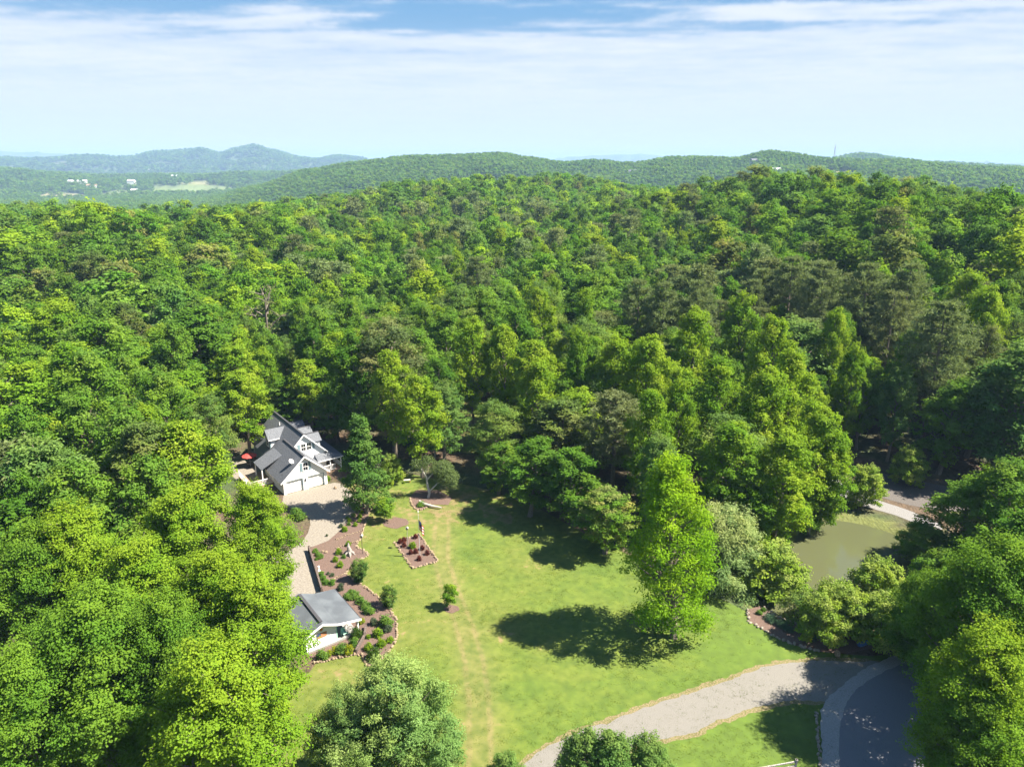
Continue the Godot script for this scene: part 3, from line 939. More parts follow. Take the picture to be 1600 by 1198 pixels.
	stones(ib, [Vector2(26.6, -48.6), Vector2(27.9, -52.4), Vector2(29.2, -55.8)], false, 0.36, M.stone_grey, 71, 0.03)

func build_turf() -> void:
	# tufts of grass and weed standing in the mown lawn
	var s := Shape.new()
	rng.seed = 88
	for k in 16:
		var a := rng.randf() * TAU
		var q := rng.randf() * 0.17
		var f := rng.randf_range(0.75, 1.25)
		s.col = Color(0.1 * f, 0.155 * f, 0.016 * f)
		s.leaf(Vector3(cos(a) * q, 0.0, sin(a) * q), unit(), (Vector3(cos(a), 0.45, sin(a)) + unit() * 0.5).normalized(), rng.randf_range(0.05, 0.1), 0.03)
	var m := MultiMesh.new()
	m.transform_format = MultiMesh.TRANSFORM_3D
	m.use_colors = true
	m.mesh = s.make()
	var at: Array[Vector3] = []
	while at.size() < 16000:
		var x := rng.randf_range(-24.0, 44.0)
		var z := rng.randf_range(-112.0, -44.0)
		var n := bump.get_noise_2d(x * 9.0, z * 9.0) + 0.6 * bump.get_noise_2d(x * 40.0, z * 40.0)
		if n + rng.randf_range(-0.5, 0.5) < 0.05:
			continue
		if not Geometry2D.is_point_in_polygon(Vector2(x, z), LAWN) or Geometry2D.is_point_in_polygon(Vector2(x, z), BED) or Geometry2D.is_point_in_polygon(Vector2(x, z), DRIVE):
			continue
		at.push_back(Vector3(x, 0.015, z))
	m.instance_count = at.size()
	for k in at.size():
		var g := rng.randf_range(0.7, 1.6)
		m.set_instance_transform(k, Transform3D(Basis(Vector3.UP, rng.randf() * TAU).scaled(Vector3(g, rng.randf_range(0.5, 1.0), g)), at[k]))
		var f := rng.randf_range(0.75, 1.15)
		m.set_instance_color(k, Color(f * rng.randf_range(0.9, 1.35), f, f))
	var o := MultiMeshInstance3D.new()
	o.multimesh = m
	o.name = "grass_tufts"
	o.material_override = M.leaf
	add_child(o)
	tag(o, "short grass and weeds growing all over the lawn", "grass")
	o.set_meta("kind", "stuff")

const LAWN: PackedVector2Array = [Vector2(-24, -44), Vector2(-22, -57), Vector2(-20.5, -63), Vector2(-22, -75), Vector2(-23.4, -86), Vector2(-24.0, -98.8), Vector2(-27.6, -105.5), Vector2(-25.0, -110.0), Vector2(-17.5, -110.6), Vector2(-10.6, -107.6), Vector2(-3.7, -104.4), Vector2(4.0, -98), Vector2(10.5, -90), Vector2(16.0, -84), Vector2(21, -79.2), Vector2(25, -74.6), Vector2(27.6, -71.6), Vector2(28.7, -69.0), Vector2(30.8, -65.9), Vector2(34.3, -64.3), Vector2(38.3, -63.8), Vector2(43.2, -64.6), Vector2(42, -44)]
const BED: PackedVector2Array = [Vector2(-23.2, -99.9), Vector2(-21.4, -97.7), Vector2(-21.4, -91.2), Vector2(-21.2, -89.0), Vector2(-21.4, -87.4), Vector2(-21.2, -86.2), Vector2(-20.3, -85.6), Vector2(-19.5, -84.9), Vector2(-19.3, -84.2), Vector2(-19.8, -83.5), Vector2(-20.4, -82.3), Vector2(-21.3, -79.7), Vector2(-20.0, -78.4), Vector2(-17.9, -76.4), Vector2(-15.9, -74.2), Vector2(-14.4, -72.2), Vector2(-13.4, -70.2), Vector2(-12.9, -68.1), Vector2(-12.8, -66.1), Vector2(-13.4, -64.1), Vector2(-14.4, -62.5), Vector2(-15.1, -62.2), Vector2(-15.7, -63.3), Vector2(-16.1, -64.0), Vector2(-17.2, -63.9), Vector2(-19.8, -62.9), Vector2(-20.8, -62.7), Vector2(-23.3, -66.5), Vector2(-23.1, -75.7), Vector2(-27.5, -85.2), Vector2(-27.4, -86.4), Vector2(-25.6, -88.1), Vector2(-24.7, -90.8), Vector2(-24.1, -94.3), Vector2(-23.8, -96.7)]
const DRIVE: PackedVector2Array = [Vector2(-36.2, -102.3), Vector2(-30.3, -106.5), Vector2(-28.4, -106.8), Vector2(-25.8, -103.7), Vector2(-23.7, -100.1), Vector2(-23.8, -96.7), Vector2(-24.1, -94.3), Vector2(-24.7, -90.8), Vector2(-25.6, -88.1), Vector2(-27.4, -86.4), Vector2(-27.7, -85.2), Vector2(-22.6, -74.4), Vector2(-22.7, -72.4), Vector2(-26.5, -72.4), Vector2(-31.1, -73.7), Vector2(-33.6, -82.3), Vector2(-30.9, -84.2), Vector2(-29.3, -87.6), Vector2(-29.1, -90.8), Vector2(-29.8, -94.3), Vector2(-31.8, -96.7), Vector2(-34.3, -98.4)]

# ---------------------------------------------------------------- sky
var veil := FastNoiseLite.new()
var wisp := FastNoiseLite.new()

func sky_at(x: float, y: float, z: float) -> Color:
	# air that pales to the horizon, with a thin sheet of high cloud
	var e := maxf(y, 0.0)
	var c := SKY_LOW.lerp(SKY_MID, smoothstep(0.0, 0.2, e)).lerp(SKY_TOP, smoothstep(0.12, 0.75, e))
	var q := 1.0 / (e + 0.012)
	var px := x * q
	var pz := z * q
	var n := veil.get_noise_2d(px * 0.6 + pz * 0.22, pz * 1.7 - px * 0.15)
	var f := wisp.get_noise_2d(px * 0.9 + pz * 0.5, pz * 2.6 - px * 0.35)
	var d := sqrt(px * px + pz * pz)
	# the sheet that lies over the hills, streaky at its near and far edges
	var body := smoothstep(4.8, 6.1, d + n * 1.9 + f * 0.6 + px * 0.05) * (1.0 - smoothstep(9.5, 21.0, d + n * 4.0 + f * 1.5))
	body *= 0.76 + 0.36 * n + 0.24 * f
	var loose := smoothstep(0.0, 0.55, n + f * 0.55 - 0.08) * 0.75 * (1.0 - smoothstep(9.0, 20.0, d))
	var low := smoothstep(0.05, 0.5, n + 0.4 * f) * 0.35 * smoothstep(10.0, 14.0, d)
	var k := clampf(maxf(body, maxf(loose, low)), 0.0, 1.0)
	return c.lerp(CLOUD, k)

const SKY_LOW := Color(0.221, 0.238, 0.251)
const SKY_MID := Color(0.053, 0.114, 0.190)
const SKY_TOP := Color(0.020, 0.056, 0.144)
const CLOUD := Color(0.216, 0.231, 0.252)

func sky_rows(w: int, h: int, j0: int, j1: int) -> Image:
	var data := PackedByteArray()
	data.resize(w * (j1 - j0) * 3)
	var at := 0
	for j in range(j0, j1):
		var t := PI * (j + 0.5) / h
		var y := cos(t)
		var q := sin(t)
		for i in w:
			var a := TAU * ((i + 0.5) / w - 0.5)
			var s := sky_at(sin(a) * q, y, -cos(a) * q).linear_to_srgb()
			data[at] = int(s.r * 255.0 + 0.5)
			data[at + 1] = int(s.g * 255.0 + 0.5)
			data[at + 2] = int(s.b * 255.0 + 0.5)
			at += 3
	return Image.create_from_data(w, j1 - j0, false, Image.FORMAT_RGB8, data)

func make_sky() -> Sky:
	veil.seed = 12
	veil.frequency = 0.5
	veil.fractal_octaves = 5
	veil.domain_warp_enabled = true
	veil.domain_warp_amplitude = 0.8
	veil.domain_warp_frequency = 0.4
	wisp.seed = 33
	wisp.frequency = 1.6
	wisp.fractal_octaves = 4
	var im := sky_rows(384, 192, 0, 192)
	im.resize(3072, 1536, Image.INTERPOLATE_CUBIC)
	var strip := sky_rows(3072, 1536, 640, 768)
	im.blit_rect(strip, Rect2i(0, 0, 3072, 128), Vector2i(0, 640))
	var p := PanoramaSkyMaterial.new()
	p.panorama = ImageTexture.create_from_image(im)
	var s := Sky.new()
	s.sky_material = p
	return s

func _ready() -> void:
	# camera
	var cam := Camera3D.new()
	cam.name = "camera"
	cam.fov = 56.7
	cam.near = 0.5
	cam.far = 40000.0
	cam.position = Vector3(0, 50, 0)
	cam.rotation.x = -0.29806
	add_child(cam)
	# sky, air, exposure
	var we := WorldEnvironment.new()
	we.name = "world"
	var env := Environment.new()
	env.background_mode = Environment.BG_SKY
	env.sky = make_sky()
	env.tonemap_mode = Environment.TONE_MAPPER_LINEAR
	env.tonemap_exposure = 4.0
	env.fog_enabled = true
	env.fog_density = 0.000115
	env.fog_light_color = Color(0.68, 0.83, 1.0)
	env.sdfgi_enabled = true
	env.ssao_enabled = true
	env.ssil_enabled = true
	we.environment = env
	add_child(we)
	# sun
	var sun := DirectionalLight3D.new()
	sun.name = "sun"
	sun.light_energy = 1.55
	sun.light_color = Color(1.0, 0.955, 0.89)
	sun.light_angular_distance = 0.53
	sun.shadow_enabled = true
	var el := deg_to_rad(51.0)
	var tos := Vector3(cos(el) * cos(deg_to_rad(5.0)), sin(el), cos(el) * sin(deg_to_rad(5.0)))
	sun.basis = Basis.looking_at(-tos, Vector3.UP)
	add_child(sun)

	bump.seed = 4
	bump.frequency = 0.012
	bump.fractal_octaves = 4
	near_e = table(NEAR, 1)
	near_d = table(NEAR, 2)
	for k: Array in RIDGES:
		ridges.push_back({"d": k[0], "w": k[1], "t": table(k[2], 1)})
	make_materials()
	M.dirt = surface(noise_tex(52, 0.03, [[0.2, 0.09, 0.1, 0.02], [0.45, 0.13, 0.115, 0.05], [0.8, 0.22, 0.165, 0.1]], 512), 0.3, 0.95)
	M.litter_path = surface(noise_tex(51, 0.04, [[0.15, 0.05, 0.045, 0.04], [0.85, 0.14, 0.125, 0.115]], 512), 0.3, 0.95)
	build_ground()
	build_surfaces()
	build_turf()
	build_house()
	build_shed()
	build_yard()
	build_far_places()
	make_prototypes()
	plant_named()
	plant_shrubs()
	grow_forest()
# ---------------------------------------------------------------- house
func window(parent: Node3D, x: float, y: float, z: float, w: float, h: float, turn: float, shutters: bool) -> void:
	var o := Node3D.new()
	o.name = "window"
	parent.add_child(o, true)
	o.position = Vector3(x, y, z)
	o.rotation.y = turn
	var f := Shape.new()
	f.block(-w / 2 - 0.1, -w / 2, -h / 2 - 0.1, h / 2 + 0.1, 0.0, 0.07)
	f.block(w / 2, w / 2 + 0.1, -h / 2 - 0.1, h / 2 + 0.1, 0.0, 0.07)
	f.block(-w / 2, w / 2, h / 2, h / 2 + 0.1, 0.0, 0.07)
	f.block(-w / 2, w / 2, -h / 2 - 0.1, -h / 2, 0.0, 0.09)
	f.block(-w / 2, w / 2, -0.03, 0.03, 0.0, 0.06)
	for k in [-1, 1]:
		f.block(-0.012, 0.012, 0.03 if k > 0 else -h / 2, h / 2 if k > 0 else -0.03, 0.0, 0.045)
	put(f.make(), "frame", M.trim, o)
	for k in [-1, 1]:
		var g := Shape.new()
		g.block(-w / 2, w / 2, 0.03 if k > 0 else -h / 2, h / 2 if k > 0 else -0.03, 0.0, 0.03)
		put(g.make(), "pane", M.glass, o)
		if shutters:
			var q := Shape.new()
			q.block(k * (w / 2 + 0.12), k * (w / 2 + 0.5), -h / 2 - 0.08, h / 2 + 0.08, 0.0, 0.05)
			for j in 9:
				var y0 := -h / 2 + h * j / 9.0
				q.block(k * (w / 2 + 0.16), k * (w / 2 + 0.46), y0, y0 + h / 12.0, 0.05, 0.065)
			put(q.make(), "shutter", M.shutter, o)

func part(s: Shape, called: String, m: Material, o: Node3D) -> MeshInstance3D:
	return put(s.make(), called, m, o)

func roof_slope(o: Node3D, a: Vector3, b: Vector3, d: Vector3, e: Vector3, m: Material, called := "roof_slope") -> void:
	# a-b along the ridge, d-e along the eave
	var s := Shape.new()
	s.slab(a, b, d, e, 0.14)
	part(s, called, m, o)

func railing(o: Node3D, a: Vector3, b: Vector3) -> void:
	var s := Shape.new()
	s.bar(a + Vector3(0, 0.95, 0), b + Vector3(0, 0.95, 0), 0.09, 0.06)
	s.bar(a + Vector3(0, 0.12, 0), b + Vector3(0, 0.12, 0), 0.06, 0.06)
	var n := int(a.distance_to(b) / 0.14)
	for k in n:
		var p := a.lerp(b, (k + 0.5) / n)
		s.bar(p + Vector3(0, 0.15, 0), p + Vector3(0, 0.92, 0), 0.035)
	part(s, "railing", M.trim, o)

func post(o: Node3D, p: Vector3, h: float, w := 0.14, m: Material = null, called := "post") -> void:
	var s := Shape.new()
	s.block(p.x - w / 2, p.x + w / 2, p.y, p.y + h, p.z - w / 2, p.z + w / 2)
	s.block(p.x - w * 0.7, p.x + w * 0.7, p.y + h - 0.1, p.y + h, p.z - w * 0.7, p.z + w * 0.7)
	part(s, called, m if m else M.trim, o)

func build_house() -> void:
	var o := thing("house", "white sided house with steep charcoal roofs, dormers and a double garage", "house", Vector3(-30.3, 0.02, -106.7), 0.6385)
	# garage front: piers, lintel and gable round two door openings
	var s := Shape.new()
	for k: Array in [[-7.2, -6.75], [-4.02, -3.2], [-0.47, 0.0]]:
		s.block(k[0], k[1], 0.0, 2.15, -0.25, 0.0)
	s.prism([Vector2(-7.2, 2.15), Vector2(0, 2.15), Vector2(0, 2.45), Vector2(-3.6, 5.66), Vector2(-7.2, 2.45)], -0.25, 0.0)
	part(s, "garage_gable", M.siding, o)
	s = Shape.new()
	s.block(-7.2, -7.0, 0.0, 2.5, -9.0, -0.252)
	s.block(-0.2, 0.0, 0.0, 2.5, -5.2, -0.252)
	part(s, "garage_wall", M.siding, o)
	for k: Array in [[-6.75, -4.02], [-3.2, -0.47]]:
		var d := Shape.new()
		d.block(k[0], k[1], 0.0, 2.13, -0.33, -0.262)
		var door := part(d, "garage_door", M.white, o)
		for j in 4:
			for i in 4:
				var q := Shape.new()
				var w: float = (k[1] - k[0]) / 4.0
				q.block(k[0] + w * i + 0.07, k[0] + w * (i + 1) - 0.07, 0.53 * j + 0.07, 0.53 * (j + 1) - 0.08, -0.262, -0.245)
				part(q, "panel", M.white, door)
		var t := Shape.new()
		t.block(k[0], k[1], 2.07, 2.149, -0.25, -0.02)
		t.block(k[1] - 0.06, k[1] - 0.002, 0.0, 2.07, -0.25, -0.02)
		part(t, "door_trim", M.shutter, o)
	var lamp := Shape.new()
	lamp.block(-3.68, -3.54, 1.45, 1.85, 0.0, 0.14)
	lamp.block(-3.72, -3.5, 1.85, 1.9, 0.0, 0.18)
	part(lamp, "wall_lantern", M.dark, o)
	window(o, -3.45, 3.95, 0.0, 0.75, 1.25, 0.0, true)
	# garage roof
	var ry := 5.86
	roof_slope(o, Vector3(-3.6, ry, 0.4), Vector3(-3.6, ry, -8.9), Vector3(-7.75, ry - 3.71, -8.9), Vector3(-7.75, ry - 3.71, 0.4), M.shingle)
	roof_slope(o, Vector3(-3.6, ry + 0.002, 0.4), Vector3(-3.6, ry + 0.002, -8.9), Vector3(0.42, ry - 3.6, -8.9), Vector3(0.42, ry - 3.6, 0.4), M.shingle)
	s = Shape.new()
	s.slab(Vector3(-3.6, ry + 0.03, 0.46), Vector3(-3.6, ry + 0.03, 0.38), Vector3(-7.78, ry - 3.71, 0.38), Vector3(-7.78, ry - 3.71, 0.46), 0.17)
	s.slab(Vector3(-3.6, ry + 0.033, 0.46), Vector3(-3.6, ry + 0.033, 0.38), Vector3(0.46, ry - 3.61, 0.38), Vector3(0.46, ry - 3.61, 0.46), 0.17)
	part(s, "rake_board", M.trim, o)
	# lower roof over the rear deck
	roof_slope(o, Vector3(-5.2, 4.46, -5.7), Vector3(-5.2, 4.46, -9.6), Vector3(-8.8, 2.75, -9.6), Vector3(-8.8, 2.75, -5.7), M.shingle, "deck_roof")
	post(o, Vector3(-8.6, 0.0, -5.9), 2.75)
	post(o, Vector3(-8.6, 0.0, -9.4), 2.75)
	# main body
	s = Shape.new()
	s.prism([Vector2(-5.9, 0), Vector2(2.0, 0), Vector2(2.0, 3.72), Vector2(-1.6, 7.32), Vector2(-5.9, 3.02)], -5.35, -5.1)
	part(s, "main_gable", M.siding, o)
	s = Shape.new()
	s.block(-5.9, -5.7, 0.0, 3.0, -18.6, -5.352)
	part(s, "wall", M.shutter, o)
	s = Shape.new()
	s.block(1.8, 2.0, 0.0, 3.6, -18.6, -5.352)
	s.prism([Vector2(-5.9, 0), Vector2(2.0, 0), Vector2(2.0, 3.72), Vector2(-1.6, 7.32), Vector2(-5.9, 3.02)], -18.85, -18.6)
	part(s, "wall", M.siding, o)
	roof_slope(o, Vector3(-1.6, 7.5, -4.75), Vector3(-1.6, 7.5, -19.2), Vector3(-6.35, 2.75, -19.2), Vector3(-6.35, 2.75, -4.75), M.shingle)
	roof_slope(o, Vector3(-1.6, 7.502, -4.75), Vector3(-1.6, 7.502, -19.2), Vector3(2.3, 3.6, -19.2), Vector3(2.3, 3.6, -4.75), M.shingle)
	s = Shape.new()
	s.slab(Vector3(-1.6, 7.53, -4.69), Vector3(-1.6, 7.53, -4.77), Vector3(-6.38, 2.76, -4.77), Vector3(-6.38, 2.76, -4.69), 0.17)
	s.slab(Vector3(-1.6, 7.533, -4.69), Vector3(-1.6, 7.533, -4.77), Vector3(2.34, 3.59, -4.77), Vector3(2.34, 3.59, -4.69), 0.17)
	part(s, "rake_board", M.trim, o)
	s = Shape.new()
	s.bar(Vector3(-1.6, 7.53, -4.7), Vector3(-1.6, 7.53, -19.2), 0.3, 0.05)
	s.bar(Vector3(-3.6, 5.89, 0.4), Vector3(-3.6, 5.89, -8.9), 0.3, 0.05)
	part(s, "ridge_cap", M.vent, o)
	window(o, -1.72, 5.15, -5.1, 0.75, 1.2, 0.0, false)
	window(o, -0.78, 5.15, -5.1, 0.75, 1.2, 0.0, false)
	for x: float in [-2.5, 0.0]:
		s = Shape.new()
		s.block(x - 0.19, x + 0.19, 4.5, 5.8, -5.1, -5.05)
		part(s, "shutter", M.shutter, o)
	s = Shape.new()
	s.tube(PackedVector3Array([Vector3(-2.5, 6.5, -13.9), Vector3(-2.5, 7.15, -13.9)]), PackedFloat32Array([0.08, 0.08]), 8)
	part(s, "vent_pipe", M.trim, o)
	# dormer on the left slope
	var d := Node3D.new()
	d.name = "dormer"
	o.add_child(d)
	s = Shape.new()
	s.prism([Vector2(-1.15, 3.3), Vector2(1.15, 3.3), Vector2(1.15, 5.5), Vector2(0, 6.62), Vector2(-1.15, 5.5)], 0.0, 0.15)
	s.v = Transform3D(Basis(Vector3(0, 0, 1), Vector3.UP, Vector3(-1, 0, 0)), Vector3(-5.15, 0, -12.3)) * s.v
	part(s, "dormer_face", M.shutter, d)
	var cheek := Shape.new()
	cheek.block(-5.14, -2.4, 3.6, 5.5, -11.3, -11.15)
	cheek.block(-5.14, -2.4, 3.6, 5.5, -13.45, -13.3)
	part(cheek, "dormer_cheek", M.siding, d)
	roof_slope(d, Vector3(-5.65, 6.9, -12.3), Vector3(-2.1, 6.9, -12.3), Vector3(-2.1, 5.42, -10.8), Vector3(-5.65, 5.42, -10.8), M.shingle)
	roof_slope(d, Vector3(-5.65, 6.902, -12.3), Vector3(-2.1, 6.902, -12.3), Vector3(-2.1, 5.42, -13.8), Vector3(-5.65, 5.42, -13.8), M.shingle)
	var trim := Shape.new()
	trim.bar(Vector3(-5.6, 5.36, -10.8), Vector3(-3.5, 5.36, -10.8), 0.08, 0.14)
	part(trim, "dormer_trim", M.trim, d)
	window(d, -5.31, 4.65, -12.3, 0.95, 1.3, -PI / 2, false)
	# gabled dormers on the right slope
	for zc: float in [-7.6, -11.2, -14.8]:
		d = Node3D.new()
		d.name = "dormer"
		o.add_child(d, true)
		cheek = Shape.new()
		cheek.block(-0.6, 1.55, 3.9, 5.3, zc + 1.0, zc + 1.14)
		cheek.block(-0.6, 1.55, 3.9, 5.3, zc - 1.14, zc - 1.0)
		part(cheek, "dormer_cheek", M.siding, d)
		var face := Shape.new()
		face.prism([Vector2(-1.14, 3.9), Vector2(1.14, 3.9), Vector2(1.14, 5.28), Vector2(0, 6.2), Vector2(-1.14, 5.28)], 0.0, 0.12)
		face.v = Transform3D(Basis(Vector3(0, 0, -1), Vector3.UP, Vector3(1, 0, 0)), Vector3(1.56, 0, zc)) * face.v
		part(face, "dormer_face", M.siding, d)
		roof_slope(d, Vector3(1.95, 6.4, zc), Vector3(-0.9, 6.4, zc), Vector3(-0.9, 5.22, zc + 1.42), Vector3(1.95, 5.22, zc + 1.42), M.shingle)
		roof_slope(d, Vector3(1.95, 6.402, zc), Vector3(-0.9, 6.402, zc), Vector3(-0.9, 5.22, zc - 1.42), Vector3(1.95, 5.22, zc - 1.42), M.shingle)
		var cap := Shape.new()
		cap.bar(Vector3(1.97, 6.43, zc), Vector3(-0.9, 6.43, zc), 0.22, 0.05)
		part(cap, "ridge_cap", M.vent, d)
		window(d, 1.68, 4.7, zc, 0.8, 1.0, PI / 2, false)
	# porch round the right-hand corner
	s = Shape.new()
	s.block(0.01, 4.3, 0.0, 0.35, -5.09, -3.95)
	s.block(2.01, 4.3, 0.0, 0.35, -17.0, -5.09)
	part(s, "porch_floor", M.deck, o)
	roof_slope(o, Vector3(0.05, 3.45, -5.08), Vector3(2.1, 3.45, -5.08), Vector3(4.6, 2.62, -3.7), Vector3(0.05, 2.62, -3.7), M.shingle, "porch_roof")
	roof_slope(o, Vector3(2.1, 3.452, -5.08), Vector3(2.1, 3.452, -18.6), Vector3(4.6, 2.622, -18.6), Vector3(4.6, 2.622, -3.7), M.shingle, "porch_roof")
	s = Shape.new()
	s.block(0.05, 4.6, 2.4, 2.56, -3.78, -3.7)
	s.block(4.52, 4.6, 2.4, 2.56, -18.6, -3.782)
	part(s, "porch_fascia", M.trim, o)
	for p: Vector3 in [Vector3(0.3, 0.35, -4.05), Vector3(2.3, 0.35, -4.05), Vector3(4.2, 0.35, -4.05), Vector3(4.2, 0.35, -7.2), Vector3(4.2, 0.35, -10.4), Vector3(4.2, 0.35, -13.6), Vector3(4.2, 0.35, -16.8)]:
		post(o, p, 2.1)
	railing(o, Vector3(0.45, 0.35, -4.05), Vector3(2.2, 0.35, -4.05))
	railing(o, Vector3(2.4, 0.35, -4.05), Vector3(3.2, 0.35, -4.05))
	railing(o, Vector3(4.2, 0.35, -4.3), Vector3(4.2, 0.35, -7.1))
	railing(o, Vector3(4.2, 0.35, -7.3), Vector3(4.2, 0.35, -10.3))
	# dish on the garage roof
	s = Shape.new()
	for k in 5:
		for j in 14:
			var r0 := k / 5.0 * 0.42
			var r1 := (k + 1) / 5.0 * 0.42
			var a0 := TAU * j / 14
			var a1 := TAU * (j + 1) / 14
			s.quad(Vector3(cos(a0) * r0, sin(a0) * r0, r0 * r0 * 0.6), Vector3(cos(a1) * r0, sin(a1) * r0, r0 * r0 * 0.6), Vector3(cos(a1) * r1, sin(a1) * r1, r1 * r1 * 0.6), Vector3(cos(a0) * r1, sin(a0) * r1, r1 * r1 * 0.6))
	s.bar(Vector3(0, -0.1, -0.03), Vector3(0.1, -0.75, -0.4), 0.05)
	s.bar(Vector3(0, -0.38, 0.02), Vector3(0, -0.1, 0.5), 0.03)
	s.v = Transform3D(Basis.from_euler(Vector3(-0.75, 0.5, 0)), Vector3(-5.25, 4.85, -1.2)) * s.v
	part(s, "satellite_dish", M.trim, o)
	# deck and rail on the left
	s = Shape.new()
	s.block(-11.2, -7.22, 0.0, 0.45, -10.5, -4.6)
	part(s, "deck_floor", M.deck, o)
	railing(o, Vector3(-11.1, 0.45, -4.7), Vector3(-7.4, 0.45, -4.7))
	railing(o, Vector3(-11.1, 0.45, -10.4), Vector3(-11.1, 0.45, -4.8))

	sheet("patio", [Vector2(-50.5, -116.5), Vector2(-47.5, -110.0), Vector2(-44.0, -107.5), Vector2(-41.0, -110.0), Vector2(-45.0, -116.5), Vector2(-47.0, -121.0)], 0.03, M.drive, 2)
	# parasol
	var p := thing("parasol", "red patio parasol standing open beside the left wall of the house", "parasol", Vector3(-45.4, 0.03, -113.6))
	s = Shape.new()
	s.tube(PackedVector3Array([Vector3(0, 0.06, 0), Vector3(0, 2.45, 0)]), PackedFloat32Array([0.03, 0.025]), 8)
	part(s, "pole", M.metal, p)
	s = Shape.new()
	s.tube(PackedVector3Array([Vector3(0, 0, 0), Vector3(0, 0.07, 0)]), PackedFloat32Array([0.3, 0.26]), 12)
	part(s, "base", M.dark, p)
	for k in 8:
		s = Shape.new()
		var a := TAU * k / 8
		var b := TAU * (k + 1) / 8
		s.slab(Vector3(cos(a) * 0.05, 2.5, sin(a) * 0.05), Vector3(cos(b) * 0.05, 2.5, sin(b) * 0.05), Vector3(cos(b) * 1.3, 2.02, sin(b) * 1.3), Vector3(cos(a) * 1.3, 2.02, sin(a) * 1.3), 0.012)
		part(s, "canopy_panel", M.red, p)
	var tb := thing("patio_table", "round glass-topped patio table under the red parasol", "table", Vector3(-45.4, 0.03, -113.6))
	s = Shape.new()
	s.tube(PackedVector3Array([Vector3(0, 0.7, 0), Vector3(0, 0.74, 0)]), PackedFloat32Array([0.6, 0.6]), 16)
	part(s, "table_top", M.metal, tb)
	for k in 4:
		s = Shape.new()
		s.bar(Vector3(cos(k * PI / 2) * 0.45, 0, sin(k * PI / 2) * 0.45), Vector3(cos(k * PI / 2) * 0.3, 0.7, sin(k * PI / 2) * 0.3), 0.04)
		part(s, "leg", M.dark, tb)

